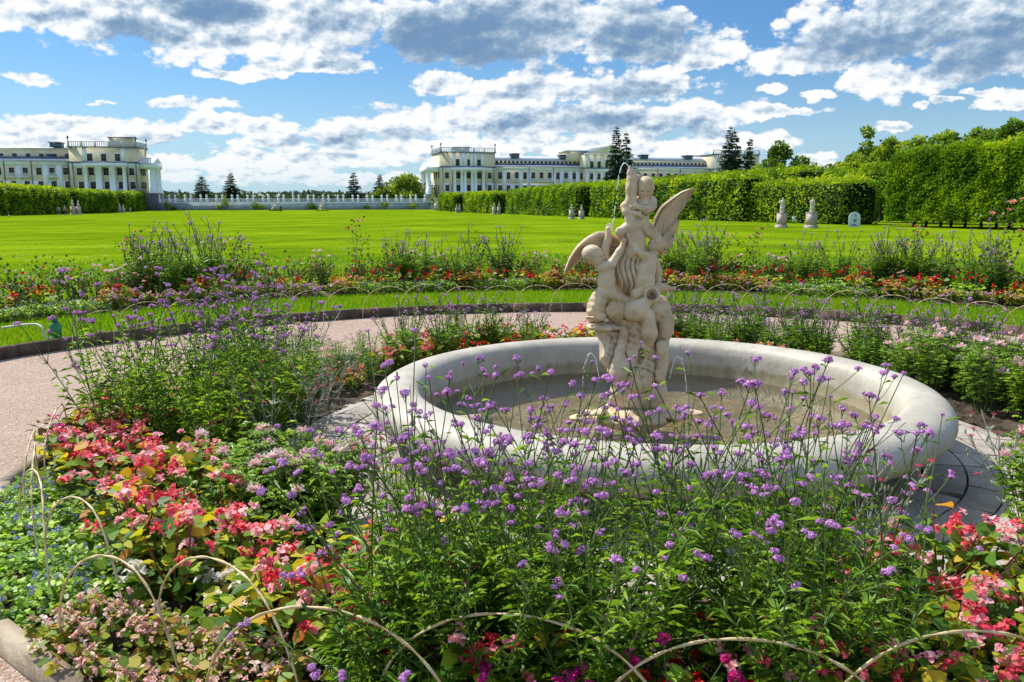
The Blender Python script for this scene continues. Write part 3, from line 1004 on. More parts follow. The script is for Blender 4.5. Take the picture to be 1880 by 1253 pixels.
jet([S(421, 66, -24), S(410, 50, -24), S(400, 46, -24), S(388, 60, -24), S(378, 95, -24), S(370, 150, -24), (S(362, 230, -24)), S(352, 290, -24), S(346, 345, -24)], .0042,
    'water_jet', 'thin jet of water arching from the swan beak at the top of the sculpture', True)
for i, (x0, y0, xm, ym, x1, y1, d) in enumerate([(290, 960, 255, 885, 222, 950, -30), (400, 1010, 372, 985, 345, 1050, -60), (600, 960, 640, 900, 668, 975, -20)]):
    jet([S(x0, y0 + 40, d), S((x0 + xm) / 2, (y0 + ym) / 2 - 14, d), S(xm, ym, d), S((x1 + xm) / 2, (y1 + ym) / 2 - 18, d), S(x1, y1, d), S(x1 - 8 * (1 if x1 < xm else -1), y1 + 80, d)], .003,
        'water_jet', ('small spray of water left of the rock', 'low spray of water in front of the rock', 'small spray of water right of the rock')[i] + ' in the basin', True)
# ------------------------------------------------------------------ planting
GREEN = leafmat('verbena_leaf', [(0.046, 0.126, 0.015), (0.109, 0.240, 0.024), (0.196, 0.378, 0.036), (0.310, 0.503, 0.056)], .45)
STEM = leafmat('stem', [(0.047, 0.085, 0.022), (0.095, 0.156, 0.037), (0.162, 0.221, 0.062)], .15, nscale=0)
VIO = leafmat('verbena_flower', [(0.431, 0.146, 0.417), (0.634, 0.281, 0.626), (0.812, 0.415, 0.788), (0.850, 0.610, 0.850)], .30, (1.0, .9, 1.05), .7, .1)
CALYX = leafmat('calyx', [(.16, .03, .09), (.28, .06, .15)], .2, (1, .8, .9))
VIOS = [VIO, CALYX, STEM]


def floret_head(nf, R, size, seed, dome=.75):
    """flat-topped cluster of tiny florets on a dome"""
    b = MB()
    P = sph(nf, -.15)
    P[:, 2] = P[:, 2] * dome
    C = P * R * RN.uniform(.85, 1.08, (nf, 1))
    N = unit(P + RN.normal(0, .25, (nf, 3)))
    for q in range(3):
        T = unit(np.cross(N, RN.normal(0, 1, (nf, 3))))
        B_ = np.cross(N, T)
        sz = size * RN.uniform(.7, 1.2, (nf, 1))
        b.polys(np.stack([C - T * sz * .5 + N * sz * .12, C - B_ * sz * .36, C + T * sz * .5 + N * sz * .12, C + B_ * sz * .36], 1), 0)
    k = max(4, nf // 5)
    a = RN.uniform(0, 2 * PI, k)
    D = np.stack([np.cos(a), np.sin(a), RN.uniform(-.2, .5, k)], -1)
    b.polys(leafset(np.zeros((k, 3)) - [0, 0, R * .35], D, R * .85, R * .3), 1)
    b.tube([(0, 0, -R * .8), (0, 0, 0)], [R * .12, R * .4], 5, 1)
    return b


HEADS_N = [floret_head(46, .0135, .0085, i).mesh('flower_head', VIOS) for i in range(3)]
HEADS_F = [floret_head(12, .0160, .016, i).mesh('flower_head', VIOS) for i in range(2)]


def curve(p0, d0, L, n=6, bend=.25, up=.15):
    P = [np.array(p0, float)]; d = unit(np.array(d0, float))
    w = RN.normal(0, bend / n, 3)
    for _ in range(n):
        d = unit(d + w + np.array([0, 0, up / n]) + RN.normal(0, bend * .12, 3))
        P.append(P[-1] + d * L / n)
    return np.array(P)


def verbena(name, h, nst, spread, near=True, leafy=1.0, lw=1.0):
    """tall wiry stems forking under small violet heads, leafy below"""
    st, lf = MB(), MB()
    heads = []
    sr = .0024 if near else .0045
    for i in range(nst):
        a = random.uniform(0, 2 * PI); tl = spread * random.uniform(.05, 1) ** .7
        d = (math.cos(a) * math.sin(tl), math.sin(a) * math.sin(tl), math.cos(tl))
        p0 = (math.cos(a) * .05 * random.random(), math.sin(a) * .05 * random.random(), 0)
        L = h * random.uniform(.76, 1.05)
        C = curve(p0, d, L, 7, .22, .12)
        st.tube(C, np.linspace(sr * 1.5, sr * .8, len(C)), 4 if near else 3, 2, cap=False)
        tip = C[-1]; td = unit(C[-1] - C[-2])

        def topcluster(tip, td, big):
            k = random.randint(1, 4) if near else random.randint(1, 2)
            for q in range(k):
                e = tip + np.array([random.uniform(-1, 1), random.uniform(-1, 1), random.uniform(-.2, .5)]) * (.020 if q else .004) * big
                if q: st.tube([tip - td * .03, e - [0, 0, .008]], sr * .6, 3, 2, cap=False)
                heads.append((e, random.uniform(.5, .98) * (1 if q else 1.15)))
        topcluster(tip, td, 1.2)
        nb = 1
        for q in range(nb):
            t = random.uniform(.74, .92)
            j = int(t * 7); base = C[j]
            for sg in (-1, 1):
                bd = unit(td + sg * unit(np.cross(td, RN.normal(0, 1, 3))) * random.uniform(.45, .8))
                Bc = curve(base, bd, random.uniform(.08, .18) * h / 1.1, 3, .15, .35)
                st.tube(Bc, [sr, sr * .8, sr * .7, sr * .6], 3, 2, cap=False)
                if random.random() < (.62 if near else .5): topcluster(Bc[-1], bd, .9)
        # leaves in pairs, dense below
        for j in range(1, 7):
            t = j / 7
            k = int((11 if t < .5 else 4 if t < .7 else 1) * leafy * random.uniform(.6, 1.3) + .5)
            if not k: continue
            P = C[j] + (C[j + 1] - C[j]) * RN.random((k, 1)) if j < 7 else C[j:j + 1]
            a_ = RN.uniform(0, 2 * PI, k)
            D = np.stack([np.cos(a_), np.sin(a_), RN.uniform(.0, .9, k)], -1)
            Ll = RN.uniform(.045, .105, k) * (1.15 - .5 * t) * (1 if near else 1.25)
            lf.polys(leafset(P, D, Ll, Ll * (.10 if near else .24) * lw, 6 if near else 4, droop=.25), 0)
        # short leafy side shoots
        for q in range(int(2 * leafy)):
            t = random.uniform(.1, .55); base = C[int(t * 7)]
            bd = unit(td * .6 + RN.normal(0, .6, 3) + [0, 0, .4])
            Bc = curve(base, bd, random.uniform(.12, .28), 4, .3, .3)
            st.tube(Bc, sr * .8, 3, 2, cap=False)
            k = 9
            P = Bc[RN.integers(0, 5, k)]; a_ = RN.uniform(0, 2 * PI, k)
            D = np.stack([np.cos(a_), np.sin(a_), RN.uniform(.1, 1, k)], -1)
            Ll = RN.uniform(.035, .08, k)
            lf.polys(leafset(P, D, Ll, Ll * .2 * lw, 6 if near else 4, droop=.2), 0)
    root = bpy.data.objects.new(name, None)
    KIDS[root.name] = []
    for nm, b, m in (('stems', st, VIOS), ('foliage', lf, GREEN)):
        o = bpy.data.objects.new(nm, b.mesh(nm, m)); KIDS[root.name].append(o)
    for (p, s) in heads[:95]:
        o = bpy.data.objects.new('flower_head', random.choice(HEADS_N if near else HEADS_F))
        o.location = p; o.scale = (s,) * 3; o.rotation_euler = (random.uniform(-.4, .4), random.uniform(-.4, .4), random.uniform(0, 6))
        KIDS[root.name].append(o)
    return root


def proto(name, parts):
    """a plant kept aside: parts = [(part name, MB or mesh, materials, loc, rot, scale)]"""
    root = bpy.data.objects.new(name, None)
    KIDS[root.name] = []
    for p in parts:
        me = p[1].mesh(p[0], p[2]) if isinstance(p[1], MB) else p[1]
        o = bpy.data.objects.new(p[0], me)
        if len(p) > 3: o.location = p[3]; o.rotation_euler = p[4]; o.scale = (p[5],) * 3
        KIDS[root.name].append(o)
    return root


def plant(src, x, y, lab, cat, group, sc=1.0, z=.03, rz=None, tilt=None):
    r = dup(src, (x, y, z), random.uniform(0, 2 * PI) if rz is None else rz, sc, lab, group, cat=cat)
    if tilt: r.rotation_euler = (tilt[0], tilt[1], r.rotation_euler[2])
    return r


# ---- large-leaved begonia with hanging coral flowers
BEGL = leafmat('begonia_leaf', [(0.035, 0.095, 0.018), (0.077, 0.189, 0.023), (0.168, 0.311, 0.026), (0.365, 0.486, 0.038), (0.646, 0.540, 0.038), (0.590, 0.216, 0.038)], .42, (1.3, 1.1, .4), .5, .2)
CORAL = leafmat('coral_petal', [(.66, .02, .05), (.82, .085, .13), (.88, .24, .28), (.88, .45, .45)], .40, (1.1, .8, .8), .5, .25)
CORAL2 = leafmat('pink_petal', [(.80, .16, .24), (.86, .34, .38), (.88, .55, .54), (.88, .72, .66)], .40, (1.1, .85, .85), .5, .25)
RSTEM = leafmat('red_stem', [(.16, .05, .02), (.28, .10, .05)], .15)
PINK = leafmat('pale_pink_petal', [(.72, .34, .30), (.80, .50, .45), (.84, .66, .58), (.86, .80, .70)], .4, (1.05, .9, .85), .5, .2)
YEL = leafmat('yellow_centre', [(.7, .45, .05), (.75, .6, .1)], .1)
WAXL = leafmat('wax_begonia_leaf', [(0.054, 0.117, 0.019), (0.135, 0.247, 0.025), (0.297, 0.390, 0.037), (0.514, 0.442, 0.062), (0.487, 0.208, 0.062)], .42, (1.25, 1.1, .4), .5, .2)
MAG = leafmat('magenta_petal', [(.50, .01, .16), (.66, .02, .25), (.75, .10, .38)], .35, (1.1, .8, 1), .5, .2)
REDP = leafmat('red_petal', [(.50, .008, .012), (.66, .015, .02), (.78, .06, .05)], .35, (1.1, .7, .7), .5, .2)
WHITE = leafmat('white_petal', [(.66, .62, .50), (.78, .76, .66), (.84, .83, .76)], .35, (1, 1, .95), .5, .2)
SALM = leafmat('salmon_petal', [(.72, .16, .08), (.80, .34, .20), (.84, .55, .38)], .35, (1.05, .85, .8), .5, .2)
BLUE = leafmat('ageratum_tuft', [(.28, .27, .58), (.40, .40, .72), (.55, .55, .82)], .3, (1, 1, 1), .8, .1)
AGL = leafmat('ageratum_leaf', [(0.095, 0.202, 0.021), (0.208, 0.404, 0.041), (0.360, 0.574, 0.062), (0.568, 0.745, 0.102)], .4)
CLL = leafmat('cleome_leaf', [(0.061, 0.143, 0.015), (0.135, 0.286, 0.025), (0.257, 0.429, 0.037), (0.406, 0.572, 0.062)], .42)
CLP = leafmat('cleome_petal', [(.82, .34, .40), (.87, .56, .57), (.88, .72, .68), (.88, .82, .76)], .4, (1, .9, .95), .5, .2)
SILV = leafmat('silver_stem', [(.24, .28, .20), (.38, .42, .30), (.50, .50, .36)], .2, (1.1, 1.1, .8), .7, .1)
CRIM = leafmat('crimson_petal', [(.45, .005, .06), (.60, .012, .10)], .3, (1, .8, .9))
DARKL = leafmat('bronze_leaf', [(0.029, 0.020, 0.013), (0.073, 0.042, 0.020), (0.116, 0.126, 0.027), (0.291, 0.084, 0.027)], .3, (1.3, 1, .5), .5, .2)
ROSEL = leafmat('rose_leaf', [(0.019, 0.045, 0.014), (0.047, 0.105, 0.021), (0.109, 0.180, 0.028), (0.250, 0.150, 0.043)], .3, (1.3, 1.1, .5), .5, .2)


def cluster(n, R, psize, mat_, k=8, hang=.4, cent=None):
    """loose bunch of rounded petals in flowers of four"""
    b = MB()
    for i in range(n):
        c = sph(1)[0] * R * random.uniform(.2, 1); c[2] = c[2] * .7 - hang * R * .3
        N = unit(sph(1)[0] + [0, 0, .5])
        T = unit(np.cross(N, RN.normal(0, 1, 3))); B_ = np.cross(N, T)
        r = random.random()
        for q in range(4):
            D = (T, B_, -T, -B_)[q] + N * .35
            s = psize * (1.0 if q % 2 else .72) * random.uniform(.8, 1.15)
            b.polys(leafset(np.array([c]), np.array([D]), s, s * .95, k, roll=.1, droop=.2), 0, np.array([min(1, r * .7 + random.random() * .3)]))
        if cent: b.lathe([(.0005, 0), (psize * .22, psize * .12), (.0005, psize * .25)], 5, 1, c)
    return b


def begonia(name, h, R, nl, ll, lmat, cmat, ncl, nfl, ps, stemmat=RSTEM, pname='flower_cluster', k=8, up=.3, cent=None, lift=.0):
    st, lf = MB(), MB()
    tips = []
    for i in range(max(5, nl // 9)):
        a = random.uniform(0, 2 * PI); q = random.uniform(.1, 1) ** .6
        d = (math.cos(a) * R * q, math.sin(a) * R * q, h * random.uniform(.5, .95))
        C = curve((0, 0, 0), d, np.linalg.norm(d), 4, .2, .1)
        st.tube(C, np.linspace(.005, .003, 5) * h / .3, 5, 0, cap=False)
        tips.append(C)
    n = nl
    ci = RN.integers(0, len(tips), n)
    P = np.array([tips[c][random.randint(1, 4)] for c in ci]) + RN.normal(0, R * .14, (n, 3)) * [1, 1, .6]
    P[:, 2] = np.clip(P[:, 2], .02, None)
    a_ = np.arctan2(P[:, 1], P[:, 0]) + RN.normal(0, .9, n)
    D = np.stack([np.cos(a_), np.sin(a_), RN.uniform(-.3, .7, n)], -1)
    L = ll * RN.uniform(.55, 1.2, n)
    lf.polys(leafset(P, D, L, L * RN.uniform(.62, .85, n), k, roll=.5, droop=.2), 0, np.clip(RN.beta(1.6, 2.2, n) + (P[:, 2] / h - .6) * .25, 0, 1))
    meshes = [cluster(nfl, ps * 1.6, ps, cmat, k, cent=cent).mesh(pname, [CORAL2 if cmat is CORAL and q % 2 else cmat, YEL]) for q in range(3)]
    parts = [('stems', st, stemmat), ('foliage', lf, lmat)]
    for i in range(ncl):
        t = random.choice(tips); p = t[-1] + RN.normal(0, R * .22, 3) * [1, 1, .35] + [0, 0, h * random.uniform(.02, .2) + lift]
        parts.append((pname, random.choice(meshes), None, p, (random.uniform(-.5, .5), random.uniform(-.5, .5), random.uniform(0, 6)), random.uniform(.7, 1.15)))
    return proto(name, parts)


CORALB = [begonia('begonia', .30, .17, 90, .068, BEGL, CORAL, 9, 4, .024) for _ in range(4)]
REDB = [begonia('begonia', .26, .17, 75, .065, BEGL, REDP, 8, 4, .026) for _ in range(2)]
WAX = [begonia('begonia', .16, .10, 70, .040, WAXL, PINK, 13, 3, .014, pname='flower', cent=True) for _ in range(3)]
WBEG = [begonia('begonia', .20, .14, 40, .09, BEGL, WHITE, 4, 4, .028)]
IMPA = [begonia('impatiens', .24, .15, 55, .07, DARKL, MAG, 6, 1, .034, pname='flower') for _ in range(2)]
SALMB = [begonia('begonia', .20, .13, 55, .055, WAXL, SALM, 10, 4, .018) for _ in range(2)]


def geranium(cmat, n=4):
    st, lf = MB(), MB()
    parts = []
    for i in range(n):
        a = random.uniform(0, 6.28); C = curve((0, 0, .05), (math.cos(a) * .5, math.sin(a) * .5, 1), random.uniform(.24, .34), 5, .1)
        st.tube(C, .0028, 5, cap=False)
        parts.append(('flower_head', cluster(11, .026, .017, cmat, 6).mesh('flower_head', [cmat, YEL]), None, C[-1], (0, 0, random.random() * 6), random.uniform(.8, 1.15)))
    k = 46
    a_ = RN.uniform(0, 6.28, k); q = RN.uniform(.02, .15, k)
    P = np.stack([np.cos(a_) * q, np.sin(a_) * q, RN.uniform(.05, .2, k)], -1)
    D = np.stack([np.cos(a_), np.sin(a_), RN.uniform(-.1, .4, k)], -1)
    lf.polys(leafset(P, D, .055, .06, 8, roll=.4), 0)
    return proto('geranium', [('stems', st, STEM), ('foliage', lf, AGL)] + parts)


GERM = [geranium(MAG)]
GERR = [geranium(REDP, 5)]


def ageratum():
    lf = MB(); parts = []
    n = 420
    P = sph(n, 0) * [.17, .17, .13] * RN.uniform(.6, 1, (n, 1)) ** .4
    a_ = np.arctan2(P[:, 1], P[:, 0]) + RN.normal(0, .8, n)
    D = np.stack([np.cos(a_), np.sin(a_), RN.uniform(-.2, .6, n)], -1)
    L = RN.uniform(.018, .036, n)
    lf.polys(leafset(P, D, L, L * .72, 6, roll=.4), 0)
    tuft = [floret_head(26, .009, .006, 0).mesh('flower_tuft', [BLUE, AGL]) for _ in range(2)]
    for i in range(16):
        p = sph(1, .2)[0] * [.15, .15, .135] + [0, 0, .012]
        parts.append(('flower_tuft', random.choice(tuft), None, p, (0, 0, 0), random.uniform(.7, 1.3)))
    return proto('ageratum', [('foliage', lf, AGL)] + parts)


AGER = [ageratum() for _ in range(3)]


def cleome(h, R, nst, near=True, tall=1.0):
    st, lf = MB(), MB(); tips = []
    for i in range(nst):
        a = random.uniform(0, 6.28); q = random.uniform(0, 1) ** .6
        C = curve((math.cos(a) * R * .3 * q, math.sin(a) * R * .3 * q, 0), (math.cos(a) * R * q, math.sin(a) * R * q, h), h * random.uniform(.75, 1.05), 6, .15)
        st.tube(C, np.linspace(.004, .002, 7), 4, cap=False)
        k = int((34 if near else 16))
        t = RN.uniform(.12, 1, k) ** .8
        P0 = np.array([C[min(5, int(x * 6))] * (1 - (x * 6 % 1)) + C[min(6, int(x * 6) + 1)] * (x * 6 % 1) for x in t])
        a_ = RN.uniform(0, 6.28, k)
        pd = np.stack([np.cos(a_), np.sin(a_), RN.uniform(.0, .6, k)], -1)
        P1 = P0 + pd * RN.uniform(.02, .06, (k, 1))
        for q2 in range(5):
            an = (q2 - 2) * .62
            D = np.stack([np.cos(a_ + an), np.sin(a_ + an), pd[:, 2] * .5 - .15], -1)
            L = RN.uniform(.028, .050, k) * (1 - .12 * abs(q2 - 2))
            lf.polys(leafset(P1, D, L, L * .34, 4 if not near else 6, roll=.15, droop=.2), 0)
        tips.append(C[-1])
    fl = []
    for v in range(2):
        b = MB(); n = 46 if near else 26
        N = sph(n, -.1)
        P = N * .014
        b.polys(leafset(P, N, RN.uniform(.026, .042, n), .013 if near else .02, 6, roll=1.0), 0)
        for d in sph(16 if near else 0, -.2): b.tube([d * .01, d * random.uniform(.05, .075)], .0006, 3, 1, cap=False)
        fl.append(b.mesh('flower_head', [CLP, SILV]))
    parts = [('stems', st, STEM), ('foliage', lf, CLL)]
    for p in tips[::4]:
        parts.append(('flower_head', random.choice(fl), None, p, (0, 0, random.random() * 6), random.uniform(.75, 1.15)))
    return proto('spider_flower', parts)


CLEO = [cleome(.46, .17, 17) for _ in range(3)]
CLEOF = [cleome(.62, .25, 20, False) for _ in range(2)]


def campion():
    st, lf = MB(), MB(); parts = []
    fl = MB(); 
    a = np.linspace(0, 2 * PI, 5, endpoint=False)
    fl.polys(leafset(np.zeros((5, 3)), np.stack([np.cos(a), np.sin(a), 0 * a + .1], -1), .015, .014, 6, roll=.05), 0)
    fl.tube([(0, 0, -.02), (0, 0, -.006), (0, 0, 0)], [.003, .005, .004], 6, 1)
    fm = fl.mesh('flower', [CRIM, SILV])
    bud = MB().lathe([(.001, -.012), (.0045, -.006), (.005, .002), (.002, .012)], 6).mesh('seed_head', [SILV])
    for i in range(5):
        a = random.uniform(0, 6.28); C = curve((0, 0, 0), (math.cos(a) * .4, math.sin(a) * .4, 1), random.uniform(.5, .75), 6, .2)
        st.tube(C, .0028, 4, cap=False)
        for j in (3, 4, 5):
            for sg in (-1, 1):
                d = unit(unit(C[j] - C[j - 1]) + sg * unit(np.cross(C[j] - C[j - 1], RN.normal(0, 1, 3))) * .7)
                B_ = curve(C[j], d, random.uniform(.08, .16), 3, .1, .3)
                st.tube(B_, .0018, 3, cap=False)
                parts.append(('flower', fm, None, B_[-1], (random.uniform(-.4, .4), 0, 0), 1.1) if random.random() < .35 else ('seed_head', bud, None, B_[-1], (0, 0, 0), 1.1))
        k = 10
        P = C[RN.integers(1, 6, k)]; a_ = RN.uniform(0, 6.28, k)
        lf.polys(leafset(P, np.stack([np.cos(a_), np.sin(a_), RN.uniform(.2, 1, k)], -1), RN.uniform(.03, .06, k), .014, 6), 0)
    return proto('rose_campion', [('stems', st, SILV), ('foliage', lf, SILV)] + parts)


CAMP = [campion() for _ in range(2)]


def rosebush(h, R, n, cm, nf, standard=False):
    st, lf = MB(), MB(); parts = []
    tips = []
    for i in range(5 if not standard else 3):
        a = random.uniform(0, 6.28); r_ = R * (.25 if standard else 1)
        C = curve((0, 0, 0), (math.cos(a) * r_, math.sin(a) * r_, h), h * random.uniform(.75, 1.0), 6, .25)
        st.tube(C, np.linspace(.007, .003, 7), 4, cap=False); tips.append(C)
    ci = RN.integers(0, len(tips), n)
    P = np.array([tips[c][random.randint(1 if not standard else 2, 6)] for c in ci]) + RN.normal(0, .07, (n, 3))
    P[:, 2] = np.abs(P[:, 2]) + .02
    lf.polys(leafset(P, RN.normal(0, 1, (n, 3)), RN.uniform(.035, .065, n), .035, 6), 0)
    for i in range(nf):
        b = MB()
        for lay in range(3):
            k = 6; a = np.linspace(0, 6.28, k, endpoint=False) + lay * .5
            D = np.stack([np.cos(a), np.sin(a), np.full(k, .4 + lay * .9)], -1)
            b.polys(leafset(D * [.004, .004, 0], D, .035 - lay * .006, .034 - lay * .006, 8, roll=.05), 0)
        t = random.choice(tips)
        parts.append(('rose_bloom', b.mesh('rose_bloom', [cm]), None, t[-1] + RN.normal(0, .05, 3), (random.uniform(-.5, .5), random.uniform(-.5, .5), 0), random.uniform(.9, 1.3)))
    return proto('rose_bush', [('stems', st, STEM), ('foliage', lf, ROSEL)] + parts)


ROSE = [rosebush(.55, .25, 240, SALM, 2), rosebush(.5, .25, 260, PINK, 3), rosebush(.45, .3, 260, REDP, 4)]
ROSES = [rosebush(.95, .1, 130, PINK, 4, True), rosebush(1.05, .1, 140, SALM, 5, True)]

VN = [verbena('verbena', 1.20, 11, .46, True, 1.35), verbena('verbena', 1.12, 11, .54, True, 1.4), verbena('verbena', 1.26, 10, .40, True, 1.3), verbena('verbena', .95, 11, .58, True, 1.6)]
VF = [verbena('verbena', 1.05, 10, .42, False, 1.5), verbena('verbena', .95, 10, .50, False, 1.7), verbena('verbena', 1.1, 7, .30, False, 1.0)]


def polar(a, r): return FX + r * math.sin(a), FY + r * math.cos(a)


def rad(x, y): return math.hypot(x - FX, y - FY)


def inbed(x, y, m=.1): return R_PAVE + m < rad(x, y) < R_BED - m


def scatter(poly, dist, jit=.3, clip=True, m=.12):
    """points on the ground inside a photo-pixel polygon, about dist apart"""
    G = [at_z(px, py, .05) for px, py in poly]
    xs = [g.x for g in G]; ys = [g.y for g in G]
    out = []
    for _ in range(4000):
        x, y = random.uniform(min(xs), max(xs)), random.uniform(min(ys), max(ys))
        ins = False
        for i in range(len(G)):
            a, b_ = G[i], G[i - 1]
            if (a.y > y) != (b_.y > y) and x < (b_.x - a.x) * (y - a.y) / (b_.y - a.y) + a.x: ins = not ins
        if not ins or (clip and not inbed(x, y, m)): continue
        if all((x - q[0]) ** 2 + (y - q[1]) ** 2 > dist * dist for q in out): out.append((x, y))
    return out


def put(pts, protos, lab, cat, group, s0=.85, s1=1.15, z=.03, tilt=None):
    for x, y in pts:
        plant(random.choice(protos), x, y, lab, cat, group, random.uniform(s0, s1), z, tilt=tilt and (random.uniform(-.05, .05) + tilt[0], random.uniform(-.05, .05) + tilt[1]))


# the big verbena clump in front of the basin
pts = []
for i in range(21):
    for _ in range(200):
        x, y = random.uniform(-.44, 1.14), random.uniform(2.40, 3.25)
        if rad(x, y) > 2.36 and rad(x, y) < 3.45 and all((x - q[0]) ** 2 + (y - q[1]) ** 2 > .030 for q in pts): pts.append((x, y)); break
for i, (x, y) in enumerate(pts):
    plant(VN[i % 4], x, y, 'tall violet verbena on wiry stems in the big clump in front of the basin', 'verbena', 'verbenas in the foreground clump', random.uniform(.84, 1.0),
          tilt=(random.uniform(-.08, .06), .20 * (x - .50) + random.uniform(-.08, .05)))
# the clump on the left
for i, (x, y) in enumerate([(-1.75, 4.95), (-2.0, 5.2), (-2.25, 5.5), (-1.6, 5.3), (-1.95, 5.65), (-2.3, 6.0), (-1.72, 5.9), (-2.1, 6.3), (-2.45, 5.2), (-1.55, 5.6), (-1.62, 6.3), (-1.9, 6.7), (-2.5, 5.75)]):
    plant(VN[(i + 1) % 4], x, y, 'tall verbena in the leafy clump left of the basin beside the gravel path', 'verbena', 'verbenas in the left clump', random.uniform(.92, 1.08), tilt=(random.uniform(-.1, .1), random.uniform(-.22, .02)))
# clumps behind the basin, left and right
for i, a in enumerate(np.linspace(-.72, -.22, 11)):
    x, y = polar(a, random.uniform(2.9, 3.5))
    plant(VF[i % 3], x, y, 'verbena in the loose clump behind the basin to the left of the sculpture', 'verbena', 'verbenas behind the basin on the left', random.uniform(.55, .75))
for i, a in enumerate(np.linspace(.14, 1.2, 42)):
    x, y = polar(a, random.uniform(2.85, 3.6))
    plant(VF[i % 3], x, y, 'verbena in the long clump behind the basin to the right of the sculpture', 'verbena', 'verbenas behind the basin on the right', random.uniform(.55, .78))
# clumps in the outer bed
for nm, ax, ay, sx, n, s in (('far left', 330, 545, .85, 10, 1.05), ('middle', 840, 530, 1.05, 9, .92), ('right behind the sculpture', 1255, 525, .45, 5, 1.02), ('far right', 1590, 560, 1.7, 17, 1.0)):
    c = at_z(ax, ay, .15)
    ca = math.atan2(c.x - FX, c.y - FY)
    for i in range(n):
        x, y = polar(ca + random.uniform(-1, 1) * sx / 9.6, random.uniform(9.2, 10.2))
        plant(VF[i % 3], x, y, 'verbena with pale violet heads in the %s clump of the outer bed' % nm, 'verbena', 'verbenas in the %s clump of the outer bed' % nm, s * random.uniform(.85, 1.1), .13)

# front left of the inner bed
put(scatter([(150, 885), (430, 890), (440, 1010), (420, 1075), (330, 1120), (270, 1110), (225, 1010), (160, 930)], .185), CORALB, 'coral flowered begonia with glossy leaves in the drift left of the spider flowers', 'begonia', 'coral begonias on the left')
put(scatter([(430, 1085), (620, 1075), (880, 1090), (900, 1300), (700, 1330), (560, 1270), (480, 1180)], .185, m=.06), CORALB, 'coral flowered begonia in the drift in front of the spider flowers at the lower middle', 'begonia', 'coral begonias in the lower middle')
put(scatter([(1490, 1120), (1640, 1095), (1990, 1070), (2000, 1390), (1480, 1390)], .19, m=-.02), CORALB, 'coral flowered begonia in the drift at the lower right corner', 'begonia', 'coral begonias on the lower right')
put(scatter([(900, 1240), (1480, 1230), (1480, 1400), (900, 1400)], .20, m=.04), CORALB + REDB, 'begonia in the shade under the foreground verbena clump', 'begonia', 'begonias under the foreground verbenas', .7, .95)
put(scatter([(100, 850), (215, 800), (260, 850), (200, 900), (150, 900)], .16, m=.08), IMPA + CORALB[:2], 'pink flowered plant with dark leaves at the path edge on the left', 'impatiens', 'pink plants at the left path edge')
put(scatter([(180, 790), (260, 770), (290, 840), (220, 860)], .16), SALMB + CORALB[:1], 'pink begonia at the foot of the left verbena clump', 'begonia', 'begonias at the foot of the left clump')
put(scatter([(-60, 905), (190, 900), (232, 1010), (235, 1100), (110, 1140), (30, 1150), (-60, 1100)], .145, m=.1), AGER, 'low blue ageratum in the leafy mat at the left edge', 'ageratum', 'ageratum mat on the left', .85, 1.1)
put(scatter([(1720, 1330), (1900, 1300), (1950, 1420), (1700, 1420)], .14, m=.04), AGER, 'low blue ageratum in the lower right corner', 'ageratum', 'ageratum in the lower right corner', .85, 1.1)
put(scatter([(40, 1165), (180, 1120), (300, 1150), (420, 1180), (500, 1240), (560, 1380), (200, 1350)], .125, m=.09), WAX, 'small pale pink wax begonia with yellow green leaves at the lower left', 'begonia', 'pale pink begonias on the lower left', .85, 1.15)
put(scatter([(290, 1095), (430, 1090), (450, 1170), (330, 1160)], .15), WBEG, 'white flowered begonia with lobed green leaves among the pale pink ones', 'begonia', 'white begonias')
put(scatter([(200, 870), (250, 870), (250, 920), (200, 920)], .2), WBEG, 'white flowered begonia beside the ageratum mat', 'begonia', 'white begonias by the ageratum', .8, 1)
put([(.05, 2.28), (.32, 2.22), (.22, 2.38), (.48, 2.30)], GERM, 'magenta geranium at the bottom edge under the verbenas', 'geranium', 'magenta geraniums at the bottom', .8, 1)
G = [at_z(px, py, .03) for px, py in ((455, 960), (520, 985), (590, 985), (540, 935), (480, 1000), (630, 955), (575, 1010))]
put([(g.x, g.y) for g in G], CLEO, 'pale pink spider flower with fresh green palmate leaves in front of the left verbena clump', 'spider flower', 'spider flowers in front', .85, 1.05)
G = [at_z(px, py, .03) for px, py in ((1905, 1010), (1960, 1060), (1960, 960), (1900, 930))]
put([(g.x, g.y) for g in G], CLEO, 'pale pink spider flower at the right edge by the paving', 'spider flower', 'spider flowers at the right edge', .85, 1.1)
for px, py in ((500, 845), (560, 830), (590, 800), (650, 960), (700, 1010), (600, 790)):
    g = at_z(px, py, .03)
    plant(random.choice(CAMP), g.x, g.y, 'silvery rose campion with crimson flowers on the left by the paving', 'rose campion', 'rose campions on the left', random.uniform(.8, 1))
for px, py in ((1480, 1110), (1530, 1090), (1560, 1085), (1870, 990)):
    g = at_z(px, py, .03)
    plant(random.choice(CAMP), g.x, g.y, 'silvery rose campion with crimson flowers on the right by the paving', 'rose campion', 'rose campions on the right', random.uniform(.7, 1))

# the back of the inner bed
used = []


def ringfill(a0, a1, r0, r1, dist, protos, lab, cat, group, s0=.85, s1=1.1, z=.03):
    k = 0
    for _ in range(int((a1 - a0) * r1 / dist * 60)):
        a = random.uniform(a0, a1); r = random.uniform(r0, r1); x, y = polar(a, r)
        if all((x - q[0]) ** 2 + (y - q[1]) ** 2 > dist * dist for q in used):
            used.append((x, y)); plant(random.choice(protos), x, y, lab, cat, group, random.uniform(s0, s1), z); k += 1


